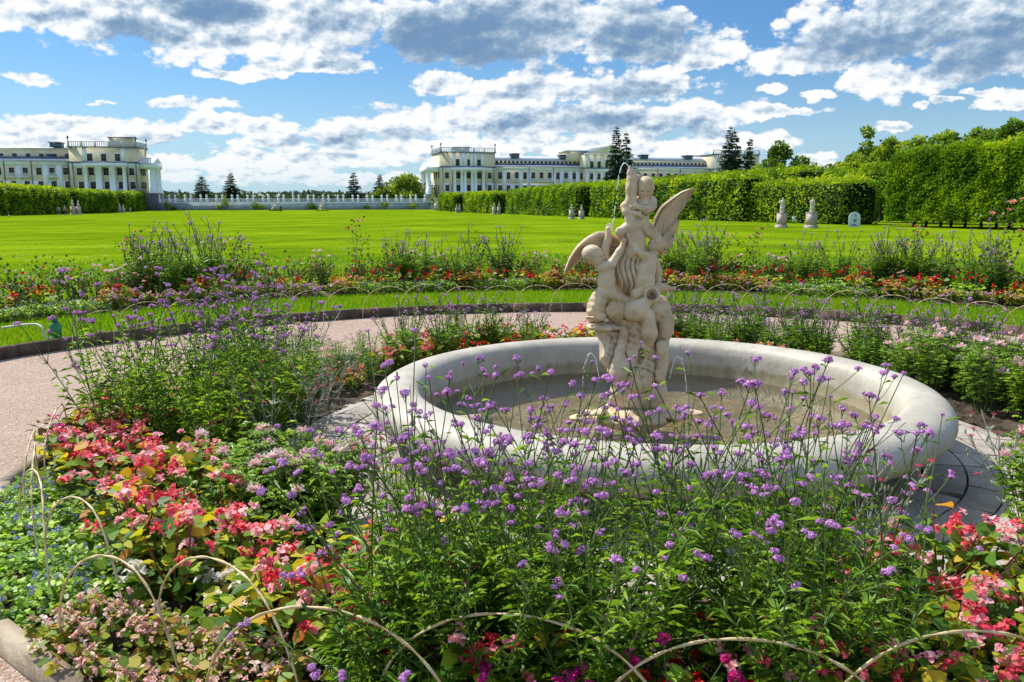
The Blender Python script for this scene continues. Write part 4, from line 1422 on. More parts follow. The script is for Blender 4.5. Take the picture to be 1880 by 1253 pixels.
ringfill(-1.15, -.72, 2.75, 3.7, .24, CLEOF, 'pink spider flower behind the left clump near the path', 'spider flower', 'spider flowers behind the left clump', .5, .68)
ringfill(-1.3, -.55, 2.72, 3.3, .20, CORALB + SALMB, 'coral begonia left of the basin behind the paving', 'begonia', 'begonias left behind the basin')
ringfill(-.6, .3, 2.72, 3.6, .21, SALMB + CORALB[:2] + REDB, 'low red and salmon begonia behind the basin', 'begonia', 'begonias behind the basin')
ringfill(.15, .8, 2.72, 3.0, .2, WAX + SALMB, 'low yellow and salmon begonia at the back rim of the basin', 'begonia', 'begonias at the back rim', 1, 1.3)
ringfill(.95, 1.75, 2.72, 3.7, .24, CLEO + CLEOF[:1], 'leafy pink spider flower right of the basin', 'spider flower', 'spider flowers right of the basin', .75, 1.05)
ringfill(1.2, 2.0, 2.72, 3.7, .3, CAMP + SALMB, 'silvery or salmon plant in the right part of the inner bed', 'bedding plant', 'bedding plants on the right', .8, 1.1)
ringfill(1.75, 2.25, 2.9, 3.7, .2, CORALB, 'coral begonia at the right side of the inner bed', 'begonia', 'coral begonias at the right side')
ringfill(-1.9, -1.35, 2.8, 3.65, .19, SALMB + AGER[:1] + CORALB[:1], 'mixed low bedding plant in the left part of the inner bed', 'bedding plant', 'bedding plants on the left')

# outer bed
used = []
A0, A1 = -1.22, 1.16
n = 120
for i in range(n):                                             # front row in drifts
    a = A0 + (A1 - A0) * (i + random.random() * .5) / n
    seg = math.sin(a * 9 + .6) + .5 * math.sin(a * 23)
    pr, lab, cat, grp = ((WAX, 'pale wax begonia in the front row of the outer bed', 'begonia', 'pale begonias in the outer bed') if seg > .25 else
                         (AGER, 'green and blue ageratum in the front row of the outer bed', 'ageratum', 'ageratum in the outer bed') if seg < -.45 else
                         (SALMB, 'salmon begonia in the front row of the outer bed', 'begonia', 'salmon begonias in the outer bed'))
    x, y = polar(a, 8.93 + random.uniform(-.06, .08))
    plant(random.choice(pr), x, y, lab, cat, grp, random.uniform(1.0, 1.3), .13)
for i in range(105):
    a = A0 + (A1 - A0) * (i + random.random() * .6) / 105
    x, y = polar(a, 9.17 + random.uniform(-.08, .10))
    if random.random() < .8: plant(random.choice(REDB + GERR), x, y, 'scarlet flowered plant in the second row of the outer bed', 'red bedding plant', 'scarlet plants in the outer bed', random.uniform(.95, 1.25), .13)
ringfill(A0, A1, 9.35, 10.1, .36, ROSE, 'dark leaved rose bush in the outer bed', 'rose bush', 'rose bushes in the outer bed', .8, 1.15, .13)
for px in (135, 645, 400, 880, 1200, 1310, 1385, 1715):
    c = at_z(px, 520, .15); a = math.atan2(c.x - FX, c.y - FY); x, y = polar(a, 9.9)
    plant(ROSES[px % 2], x, y, 'tall slender rose rising above the outer bed', 'rose bush', 'tall roses in the outer bed', random.uniform(.9, 1.05), .13)
c = at_z(1845, 540, .15); a = math.atan2(c.x - FX, c.y - FY); x, y = polar(a, 9.6)
plant(ROSES[1], x, y, 'tallest rose with orange leaves at the far right of the outer bed', 'rose bush', None, 1.35, .13)
for px in (110, 165, 60, 770, 820, 1000, 1410, 1440, 1850, 1880, 600):
    c = at_z(px, 530, .15); a = math.atan2(c.x - FX, c.y - FY); x, y = polar(a, 9.75 + random.uniform(-.2, .2))
    plant(random.choice(CLEOF), x, y, 'pale pink spider flower bush in the outer bed', 'spider flower', 'spider flowers in the outer bed', random.uniform(.85, 1.05), .13)

# ---- grass blades near the camera side of the lawn
GBL = leafmat('grass_blade', GRASS, .4, (1.2, 1.15, .5), .6, .2)


def blades(name, r0, r1, n, hh, w):
    q = RN.uniform(r0 * r0, r1 * r1, n) ** .5
    a = RN.uniform(-1.32, 1.26, n)
    X = FX + q * np.sin(a); Y = FY + q * np.cos(a)
    Z = profv(Y)
    P = np.stack([X, Y, Z], -1)
    t = RN.uniform(0, 6.28, n)
    side = np.stack([np.cos(t), np.sin(t), 0 * t], -1)
    h = hh * RN.uniform(.5, 1.3, n)
    tip = P + np.stack([RN.normal(0, .35, n) * h, RN.normal(0, .35, n) * h, h], -1)
    b = MB()
    b.polys(np.stack([P - side * w, P + side * w, tip], 1), 0)
    return tag(b.obj(name, GBL), 'short bright green grass in the strip and lawn round the flower beds' if r0 < 8 else 'sunlit bright green lawn grass behind the flower beds', 'grass', kind='stuff')


blades('grass', 6.97, 8.75, 70000, .055, .004)
blades('grass', 10.3, 20, 90000, .06, .008)

b = MB()
n_ = 2600
q_ = RN.uniform(10.6 ** 2, 34 ** 2, n_) ** .5; a_ = RN.uniform(-.75, .85, n_) * 1.0
C_ = np.stack([FX + q_ * np.sin(a_), FY + q_ * np.cos(a_)], -1); C_ += RN.normal(0, .25, C_.shape)
P_ = np.stack([C_[:, 0], C_[:, 1], profv(C_[:, 1]) + .05], -1)
P_ = P_[np.sin(P_[:, 0] * .9) + np.sin(P_[:, 1] * .8 + P_[:, 0] * .3) > .1]
for k_ in range(2): b.polys(leafset(P_, sph(len(P_), .1), .02, .02, 4), 0)
tag(b.obj('clover_flowers', WHITE), 'tiny white clover flowers scattered over the lawn behind the flower beds', 'clover', kind='stuff')

# ---- cane hoops
CANE = mat('cane', [(.42, .30, .12), (.58, .45, .22), (.66, .56, .34)], 14, .5, .4, bump=.3)


def hoop_mesh(w, h):
    t = np.linspace(0, PI, 72)
    x = -np.cos(t); z = np.sin(t)
    P = np.stack([np.sign(x) * np.abs(x) ** .92 * w / 2, .012 * np.sin(t * 3), np.abs(z) ** .80 * h - .03], -1)
    return MB().tube(P, .0052 * (1 + .05 * np.sin(t * 40)), 8, twist=.5, flat=.62).mesh('plant_hoop', CANE, True)


HM = [hoop_mesh(.80, .47), hoop_mesh(.76, .44), hoop_mesh(.84, .49)]


def hoop(a, R, zz, lab, grp, s=1.0):
    x, y = polar(a, R)
    o = link('plant_hoop', random.choice(HM), None, loc=(x, y, zz), rot=(random.uniform(-.06, .06), random.uniform(-.05, .05), -a + random.uniform(-.06, .06)), scale=s)
    tag(o, lab, 'plant hoop', grp)


a = -1.05
i = 0
while a > -2.28:
    hoop(a, 3.66 + (.03 if i % 2 else -.03), .03, 'bent cane hoop at the path edge of the inner bed on the left', 'cane hoops on the left of the inner bed')
    a -= .46 / 3.6
    i += 1
for k_, (px, py, lab) in enumerate(((142, 918, 'narrow cane hoop over the ageratum mat at the left'), (205, 1027, 'cane hoop at the lower left corner, crossing two others'), (405, 1035, 'wide cane hoop over the white begonias at the lower left'),
                        (600, 1122, 'cane hoop over the coral begonias at the bottom'), (955, 1134, 'cane hoop below the foreground verbenas, at the bottom centre'),
                        (1370, 1178, 'low cane hoop at the bottom right of centre'), (1765, 1164, 'cane hoop over the coral begonias at the bottom right'), (2160, 1170, 'cane hoop at the bottom right edge'))):
    g = at_z(px, py, .47); a = math.atan2(g.x - FX, g.y - FY)
    o = link('plant_hoop', hoop_mesh((.66, .66, .84, .88, .92, .90, .92, .9)[k_], .47), None, loc=(g.x, g.y, .03), rot=(0, 0, -a + (.15, .1, -.12, .1, 0, 0, .05, 0)[k_]))
    tag(o, lab, 'plant hoop')
for i in range(26):
    a = -.95 + i * .079
    hoop(a, 6.82, .02, 'thin bent cane hoop along the far side of the gravel path', 'cane hoops along the far path edge', .92)
# ------------------------------------------------------------------ hedges and trees
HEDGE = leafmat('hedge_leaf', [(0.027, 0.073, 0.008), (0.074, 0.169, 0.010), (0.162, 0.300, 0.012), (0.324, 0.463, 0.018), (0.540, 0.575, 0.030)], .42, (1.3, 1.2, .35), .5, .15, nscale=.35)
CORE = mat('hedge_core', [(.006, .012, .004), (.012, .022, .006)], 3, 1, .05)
BARK = mat('bark', [(.05, .035, .025), (.10, .075, .05), (.15, .12, .09)], 8, .95, .1, bump=1.0, bscale=30)
SPR = leafmat('spruce_needles', [(0.009, 0.027, 0.016), (0.018, 0.048, 0.023), (0.038, 0.083, 0.033), (0.090, 0.120, 0.039)], .12, (1.1, 1.1, .6), .6, .2)
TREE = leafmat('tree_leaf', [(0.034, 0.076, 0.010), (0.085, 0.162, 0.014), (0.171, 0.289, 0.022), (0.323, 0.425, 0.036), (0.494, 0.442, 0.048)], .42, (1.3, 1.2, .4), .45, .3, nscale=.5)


def lump(P, f=1.0):
    x, y, z = P[:, 0] * f, P[:, 1] * f, P[:, 2] * f
    return (np.sin(x * 1.3 + 2 * np.sin(z * .9)) + np.sin(y * 1.7 + 1.5 * np.sin(x * .7)) + np.sin(z * 2.1 + x * .6 - y * .8) + .6 * np.sin(x * 3.7 + y * 3.1) + .6 * np.sin(z * 4.3 - x * 2.9)) / 4


def hedge(name, p0, p1, wid, h, n, ls, lab, cat='hedge', grp=None, z0=0.0, ends=True, rough_=.19, trunks=0, open_below=False):
    """clipped hedge from p0 to p1 (front face on the line), leaves over an uneven body"""
    p0 = np.array(p0[:2]); p1 = np.array(p1[:2])
    L = np.linalg.norm(p1 - p0); d = (p1 - p0) / L
    rz = math.atan2(d[1], d[0])
    g0, g1 = prof(p0[1]), prof(p1[1])
    t_ = thing(name, lab, cat, (p0[0], p0[1], 0), rz, grp)
    gz = lambda X: g0 + (g1 - g0) * X / L
    A = [L * (h - z0), L * (h - z0), L * wid, wid * (h - z0), wid * (h - z0)]
    A = np.array(A) / sum(A)
    f = RN.choice(5, n, p=A)
    X = RN.uniform(0, L, n); Y = RN.uniform(0, wid, n); Z = RN.uniform(z0, h, n)
    N = np.zeros((n, 3))
    for k_, (ax, val, nv) in enumerate(((1, 0, (0, -1, 0)), (1, wid, (0, 1, 0)), (2, h, (0, 0, 1)), (0, 0, (-1, 0, 0)), (0, L, (1, 0, 0)))):
        mk = f == k_
        (X, Y, Z)[ax][mk] = val
        N[mk] = nv
    P = np.stack([X, Y, Z], -1)
    c = np.stack([np.clip(X, .5, L - .5), np.full(n, wid / 2), np.clip(Z, z0, h - wid * .35)], -1)   # rounded shoulders
    R_ = P - c
    rnd = unit(R_)
    P = P - rnd * (np.linalg.norm(R_, axis=1, keepdims=True) - wid / 2) * .35 * (Z > h - wid * .4)[:, None]
    nz = lump(P + [p0[0], 0, 0], 1.1)
    P = P + N * (nz[:, None] * rough_ + RN.normal(0, .09, (n, 1)))
    P[:, 2] += gz(P[:, 0])
    D = unit(N * .8 + RN.normal(0, .55, (n, 3)) + [0, 0, -.15])
    b = MB()
    Ls = ls * RN.uniform(.6, 1.3, n)
    r = np.clip(.26 + .32 * nz + .28 * (Z / h) ** 3 + RN.normal(0, .18, n) + .18 * (f == 2), 0, 1)  # yellower on top; hollows darker, clump shading put into the leaf tone
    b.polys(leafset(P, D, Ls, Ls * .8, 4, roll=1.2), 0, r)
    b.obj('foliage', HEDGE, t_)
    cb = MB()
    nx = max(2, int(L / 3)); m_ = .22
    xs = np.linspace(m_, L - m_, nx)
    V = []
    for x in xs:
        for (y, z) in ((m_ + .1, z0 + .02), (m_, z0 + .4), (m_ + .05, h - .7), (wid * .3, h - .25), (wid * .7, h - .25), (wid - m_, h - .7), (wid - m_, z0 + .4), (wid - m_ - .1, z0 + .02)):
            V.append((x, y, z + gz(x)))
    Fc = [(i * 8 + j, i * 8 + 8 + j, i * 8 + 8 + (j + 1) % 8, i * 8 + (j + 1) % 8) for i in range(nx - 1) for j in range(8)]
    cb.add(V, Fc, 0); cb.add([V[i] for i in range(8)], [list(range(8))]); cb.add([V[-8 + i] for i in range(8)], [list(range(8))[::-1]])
    cb.obj('dark_core', CORE, t_)  # solid near-black body filling the hedge behind its leaves
    for i in range(trunks):
        x = (i + .5) * L / trunks
        tb = MB().tube([(x, wid / 2 + random.uniform(-.2, .2), gz(x) - .1), (x + random.uniform(-.1, .1), wid / 2, gz(x) + z0 + .5)], [.11, .08], 7)
        tb.obj('trunk', BARK, t_)
    return t_


def gp(px, py):
    p = at_g(px, py); return p


# right side, near to far, then left side; gaps where the statues stand
segR = [((1546, 413), (1375, 407.5), 'rounded hedge end behind the two large pedestals'), ((1360, 407.5), (1085, 399.5), 'long green hedge behind the pair of small pedestals right of the sculpture'),
        ((1058, 398.5), (930, 393.5), 'clipped hedge between the two pairs of small pedestals on the right'), ((906, 392.5), (852, 390), 'short hedge section in front of the right palace wing'), ((836, 389), (806, 387.6), 'farthest hedge section beside the urn by the right palace')]
for i, (a, b_, lab) in enumerate(segR):
    p0, p1 = gp(*b_), gp(*a)
    Ln = (p1 - p0).length
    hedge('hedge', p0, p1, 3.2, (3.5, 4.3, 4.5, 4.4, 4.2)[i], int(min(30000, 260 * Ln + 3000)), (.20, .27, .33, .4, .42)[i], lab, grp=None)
segL = [((-330, 404.5), (132, 393.3), 'long hedge along the left edge behind the strolling couple'), ((143, 393), (217, 390.2), 'clipped hedge between the two pairs of pedestals on the left'), ((229, 389.5), (268, 387), 'farthest hedge section in front of the left palace portico')]
for i, (a, b_, lab) in enumerate(segL):
    p0, p1 = gp(*a), gp(*b_)
    Ln = (p1 - p0).length
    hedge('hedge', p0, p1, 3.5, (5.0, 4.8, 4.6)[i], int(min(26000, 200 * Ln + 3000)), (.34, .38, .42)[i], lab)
# second, taller row behind on the right and the high near hedge
a, b_ = gp(1352, 404), gp(905, 389.5)
off = Vector((7.5, 2.5, 0))
hedge('clipped_tree_row', b_ + off, a + off, 4.0, 5.6, 34000, .34, 'long row of taller clipped trees showing above the hedge on the right', 'hedge', z0=1.6, trunks=14)
a, b_ = gp(1640, 414), gp(1545, 411)
hedge('clipped_tree_row', b_ + Vector((4.4, 9, 0)), a + Vector((3.5, 1.5, 0)), 3.2, 5.0, 9000, .26, 'short row of clipped trees with bare trunks left of the tall hedge', 'hedge', z0=2.2, trunks=3)
a, b_ = gp(1627, 416), gp(1886, 424)
d = (b_ - a).normalized()
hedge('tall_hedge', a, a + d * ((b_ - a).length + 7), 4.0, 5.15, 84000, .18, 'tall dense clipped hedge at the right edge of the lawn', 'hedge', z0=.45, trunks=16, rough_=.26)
hedge('hedge', gp(1555, 405), gp(1680, 406), 3.0, 2.2, 9000, .24, 'low bright hedge seen through the gap under the clipped trees', 'hedge')


def crown_tree(name, x, y, z0, H, R, n, ls, lab, grp=None, th=.35, sparse=0.0, low=.25):
    t_ = thing(name, lab, 'tree', (x, y, z0), random.uniform(0, 6), grp)
    tb = MB()
    tr = H * .022
    T = curve((0, 0, -.2), (0, 0, 1), H * .8, 6, .12, .3)
    tb.tube(T, np.linspace(tr, tr * .25, 7), 7)
    C = []
    k = random.randint(20, 27)
    for i in range(k):
        t = random.uniform(low, 1.0)
        a = random.uniform(0, 6.28)
        env = math.sin(min(1, (t - low) / (1 - low) * .88 + .12) * PI) ** .6
        rr_ = R * env * random.uniform(.25, .82)
        c = np.array([math.cos(a) * rr_, math.sin(a) * rr_, H * t * .93])
        C.append((c, R * random.uniform(.24, .46) * (1 - .35 * t)))
        j = min(5, int(t * 6 * .8))
        tb.tube(np.array([T[j], T[j] * .5 + c * .5 + [0, 0, -.1 * R], c]), [tr * .45, tr * .25, tr * .08], 5)
    tb.obj('trunk', BARK, t_)
    b = MB()
    w = np.array([q[1] ** 2 for q in C]); w /= w.sum()
    idx = RN.choice(len(C), n, p=w)
    cc = np.array([q[0] for q in C])[idx]; rr2 = np.array([q[1] for q in C])[idx][:, None]
    q = sph(n)
    P = cc + q * rr2 * (RN.uniform(.25, 1.12, (n, 1)) ** .55) * [1, 1, .8]
    Ls = ls * RN.uniform(.6, 1.3, n)
    tone = RN.uniform(-.2, .2, len(C))[idx]
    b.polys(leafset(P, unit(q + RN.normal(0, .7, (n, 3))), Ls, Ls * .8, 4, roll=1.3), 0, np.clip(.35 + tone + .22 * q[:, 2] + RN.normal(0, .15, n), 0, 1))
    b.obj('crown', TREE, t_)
    return t_


def tree_at(px, ptop, Y, wpx, lab, n=2600, ls=.42, **kw):
    base = at_y(px, 362, Y); top = at_y(px, ptop, Y)
    z0 = prof(Y)
    return crown_tree('tree', base.x, Y, z0, top.z - z0, wpx * .86 * Y / F, int(n * 2.4), ls * .85, lab, 'trees beyond the hedges' if kw.pop('g', 1) else None, **kw)


for px, pt, Y, w, n, lab in ((1410, 292, 150, 60, 2200, 'olive green tree just right of the dark spruces'), (1432, 262, 140, 56, 2600, 'dark leafy tree standing above the hedge right of the spruces'), (1482, 286, 140, 60, 1200, 'thin sparse tree above the hedge behind the pedestals'),
                             (1520, 302, 150, 50, 900, 'low grey green tree in the dip of the treeline'), (1560, 282, 110, 62, 2600, 'bushy green tree left of the tall narrow one'), (1586, 231, 112, 42, 1700, 'tall narrow tree sticking up above the treeline'),
                             (1630, 254, 105, 66, 2200, 'olive leafy tree above the left end of the tall hedge'), (1682, 244, 100, 62, 2000, 'green oak like tree above the tall hedge'), (1738, 240, 96, 78, 2600, 'broad green tree above the middle of the tall hedge'),
                             (1806, 214, 90, 74, 2600, 'tall spreading tree above the right part of the tall hedge'), (1862, 200, 84, 90, 3200, 'largest leafy tree at the right edge above the tall hedge'), (1930, 190, 80, 90, 2600, 'tree cut by the right edge of the view'),
                             (746, 329, 300, 66, 2200, 'round deciduous tree beyond the terrace wall beside the right palace')):
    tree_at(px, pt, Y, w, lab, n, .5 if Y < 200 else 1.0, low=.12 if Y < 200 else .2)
# the clipped standard tree and trees in the shade behind the gap
for px, py, pt, w, lab in ((1603, 409, 306, 60, 'clipped round headed tree on a bare trunk beside the tall hedge'), (1570, 405, 316, 56, 'clipped round headed tree behind the information board')):
    p = gp(px, py); top = at_y(px, pt, p.y)
    t_ = crown_tree('clipped_tree', p.x, p.y, prof(p.y), top.z - prof(p.y), w / 2 * p.y / F * 1.15, 5200, .24, lab, None, low=.48)
for px, py in ((1540, 405), (1556, 404), (1588, 404.5), (1612, 404)):
    p = gp(px, py); q = MB().tube([(0, 0, -.1), (.05, 0, 1.5), (0, 0, 3.6)], [.2, .15, .12], 7)
    t_ = thing('tree', 'dark tree trunk in the shade behind the gap between the hedges', 'tree', (p.x, p.y, prof(p.y)), 0, 'trunks in the shade behind the gap')
    q.obj('trunk', BARK, t_)
    cb = MB(); k = 700; P = sph(k) * [2, 2, 1.3] + [0, 0, 4.2]
    cb.polys(leafset(P, sph(k), .3, .24, 4, roll=1.3), 0); cb.obj('crown', HEDGE, t_)


def spruce_proto(H=16.0, R=3.3, sparse=1.0):
    tb, b = MB(), MB()
    tb.tube([(0, 0, -.2), (0, 0, H * .5), (0, 0, H)], [.24, .14, .02], 7)
    tiers = 38
    for i in range(tiers):
        t = (i + random.random() * .6) / tiers
        z = H * (.06 + .93 * t)
        Lr = R * (1 - t) ** .85 * random.uniform(.75, 1.1) + .15
        nb = int(9 * (1 - t) + 5)
        for q in range(nb):
            if random.random() > sparse: continue
            a = random.uniform(0, 6.28)
            L = Lr * random.uniform(.6, 1.12)
            s = np.linspace(0, 1, 6)
            C = np.stack([np.cos(a) * L * s, np.sin(a) * L * s, z - .30 * L * s + .20 * L * s ** 3], -1)
            if q % 3 == 0: tb.tube(C, np.linspace(.035, .008, 6), 4, cap=False)
            k = max(9, int(L * 20))
            tt = RN.uniform(.12, 1, k)
            P = np.stack([np.interp(tt, s, C[:, m]) for m in range(3)], -1)
            D = np.stack([np.cos(a + RN.normal(0, .8, k)), np.sin(a + RN.normal(0, .8, k)), RN.uniform(-.9, .1, k)], -1)
            Ls = RN.uniform(.35, .8, k) * (1.2 - .4 * t)
            b.polys(leafset(P, D, Ls, Ls * .36, 4, roll=.9), 0)
    for q in range(14): b.polys(leafset(np.array([[0, 0, H - .1 * q]]), sph(1, 0), .4, .1, 4), 0)
    return proto('spruce', [('trunk', tb, BARK), ('crown', b, SPR)])


SP = [spruce_proto(), spruce_proto(16, 3.0, .8), spruce_proto(16, 3.7)]


def spruce(px, ptop, Y, k, wx, lab, zb=None):
    top = at_y(px, ptop, Y); z0 = prof(Y) if zb is None else zb
    s = (top.z - z0) / 16.0
    dup(SP[k], (top.x, Y, z0), random.uniform(0, 6), (s * wx, s * wx, s), lab, 'spruces', cat='spruce')


spruce(1130, 231, 215, 0, 1.0, 'dark spruce directly behind the sculpture, the taller of the two')
spruce(1151, 240, 218, 1, .95, 'dark spruce directly behind the sculpture, the lower right one')
spruce(1339, 231, 200, 0, .92, 'tallest narrow dark spruce in the group at the right palace end')
spruce(1358, 236, 203, 1, .95, 'middle dark spruce in the group of three at the right palace end')
spruce(1374, 252, 198, 2, 1.0, 'ragged dark spruce at the right of the group of three')
spruce(370, 323, 300, 2, 2.0, 'wide young spruce beyond the wall, nearest the left palace', -3)
spruce(422, 317, 300, 0, 1.8, 'slim young spruce beyond the wall, right of the wide one', -3)
spruce(650, 316, 300, 1, 1.8, 'young spruce beyond the wall left of centre', -3)
spruce(698, 320, 300, 0, 1.8, 'young spruce beyond the wall next to the round tree', -3)

# far woods
FAR = leafmat('far_woods', [(.020, .045, .022), (.040, .080, .030), (.080, .125, .035), (.15, .19, .04)], .3, nscale=.02)
b = MB()
for (Y, x0, x1, h, n, ls) in ((520, -260, -20, 5.5, 9000, 1.8), (760, -420, 60, 7.5, 9000, 2.6), (1300, -760, 700, 12, 9000, 4.5), (2300, -1500, 2300, 19, 9000, 7)):
    X = RN.uniform(x0, x1, n)
    top = h * (.72 + .28 * np.sin(X * .11 + 2 * np.sin(X * .031)) * np.sin(X * .047)) * RN.uniform(.6, 1.05, n)
    Z = -2.2 + top * RN.uniform(.0, 1.0, n) ** .5
    P = np.stack([X, Y + RN.uniform(-h, h, n) * 1.4, Z], -1)
    b.polys(leafset(P, sph(n), ls * RN.uniform(.6, 1.2, n), ls, 4, roll=1.2), 0, np.clip(RN.beta(2, 2, n) * (1.0 if Y < 800 else .55), 0, 1))
    b.bx(x0, x1, Y + h * .5, Y + h, -3, h * .45 - 2.2, 0, .1)
o = b.obj('far_woods', FAR)
tag(o, 'low band of distant woods along the horizon beyond the terrace wall', 'woods', kind='stuff')
TOWM = mat('far_tower', [(.14, .24, .36), (.22, .33, .45)], .05, .8)  # blue of distance haze put into the tower colour
for px0, px1, pt, lab in ((521, 527, 353, 'small distant bluish tower block on the horizon'), (530, 534, 352, 'thin distant tower block on the horizon'), (536, 545, 351.5, 'broad distant bluish tower block left of centre'), (596, 608, 353, 'wide low distant tower block right of the others')):
    a, c = at_y(px0, pt, 3200), at_y(px1, pt, 3200)
    q = MB().bx(a.x, c.x, 3200, 3230, -4, a.z)
    q.bx(a.x + 3, c.x - 3, 3205, 3220, a.z, a.z + 3)
    tag(q.obj('tower_block', TOWM), lab, 'tower block', 'distant tower blocks')

# ------------------------------------------------------------------ palace wings
YW = mat('yellow_stucco', [(.64, .54, .35), (.73, .63, .44), (.78, .69, .50)], .35, .9, .2)
WW = mat('white_stucco', [(.74, .76, .80), (.84, .85, .88)], .5, .85, .25)
ROOFL = mat('pale_metal_roof', [(.52, .54, .56), (.64, .66, .68)], .4, .45, .5)
ROOFB = mat('blue_grey_metal', [(.05, .085, .13), (.09, .14, .20)], .6, .5, .5)
PLIN = mat('grey_plinth', [(.08, .085, .09), (.14, .145, .15)], .8, .9)
PANE = mat('window_pane', [(.012, .010, .010), (.035, .028, .022), (.06, .035, .02)], .5, .12, .6, face=.7)
CURT = mat('frame_brown', [(.09, .05, .03), (.13, .08, .05)], 1, .7)


def window_mesh(w, h):
    b = MB()
    b.bx(-w / 2 - .14, w / 2 + .14, -.06, .0, -.10, h + .16, 0)            # surround
    b.bx(-w / 2, w / 2, -.075, -.061, 0, h, 1)                            # glass
    for x in (-w / 2 + .04, 0, w / 2 - .04): b.bx(x - .05, x + .05, -.10, -.076, 0, h, 2)
    b.bx(-w / 2, w / 2, -.095, -.077, h * .66 - .04, h * .66 + .04, 2)
    b.bx(-w / 2 - .2, w / 2 + .2, -.22, -.062, -.2, -.10, 0)
    return b.mesh('window', [WW, PANE, CURT])


class Wing:
    def __init__(s, name, lab, origin, ang):
        s.o = np.array(origin, float); s.a = ang
        s.d = np.array([math.cos(ang), math.sin(ang)]); s.nrm = np.array([-math.sin(ang), math.cos(ang)])
        s.root = thing(name, lab, 'palace building', (origin[0], origin[1], 0), ang)

    def uz(s, px, py, v=0.0):                # facade plane set back by v
        r = ray(px, py); o = s.o + s.nrm * v
        t = (o @ s.nrm) / (r.x * s.nrm[0] + r.y * s.nrm[1])
        p = np.array([r.x * t, r.y * t])
        return float((p - o) @ s.d), CAMZ + r.z * t

    def u(s, px, v=0.0): return s.uz(px, 330, v)[0]

    def z(s, py, px, v=0.0): return s.uz(px, py, v)[1]

    def part(s, name, m, *boxes):
        b = MB()
        for x in boxes: b.bx(*x)
        return b.obj(name, m, s.root)

    def win(s, pxs, pt, pb, ref, v, w=None, me=None):
        z0 = s.z(pb, ref, v); h = s.z(pt, ref, v) - z0
        w = w or 1.3
        me = me or window_mesh(w, h)
        for p in pxs: link('window', me, s.root, loc=(s.u(p, v), v, z0))
        return me


def pipe(s, px, v, z0, z1): s_ = MB().tube([(s.u(px, v), v - .18, z0), (s.u(px, v), v - .18, z1)], .12, 6); s_.obj('drainpipe', ROOFB, s.root)


def balustrade(wg, name, u0, u1, v0, z, h, n, m, axis='u', seg=9):
    b = MB()
    L = u1 - u0
    f = (lambda a, c, v_, z0, z1: b.bx(a, c, v0 - v_, v0 + v_, z0, z1)) if axis == 'u' else (lambda a, c, v_, z0, z1: b.bx(v0 - v_, v0 + v_, a, c, z0, z1))
    f(u0, u1, .12, z + h - .16, z + h); f(u0, u1, .10, z, z + .14)
    for i in range(n + 1):
        c = u0 + L * i / n; f(c - .2, c + .2, .2, z, z + h + .08)
    k = int(L / .55)
    for i in range(k):
        c = u0 + L * (i + .5) / k; f(c - .07, c + .07, .07, z + .14, z + h - .16)
    return b.obj(name, m, wg.root)


def urn_post(wg, u, v, z, h=1.6):
    MB().lathe([(.12, 0), (.12, h * .5), (.3, h * .55), (.34, h * .7), (.12, h * .85), (.05, h)], 8, 0, (u, v, z)).obj('finial', ROOFB, wg.root)


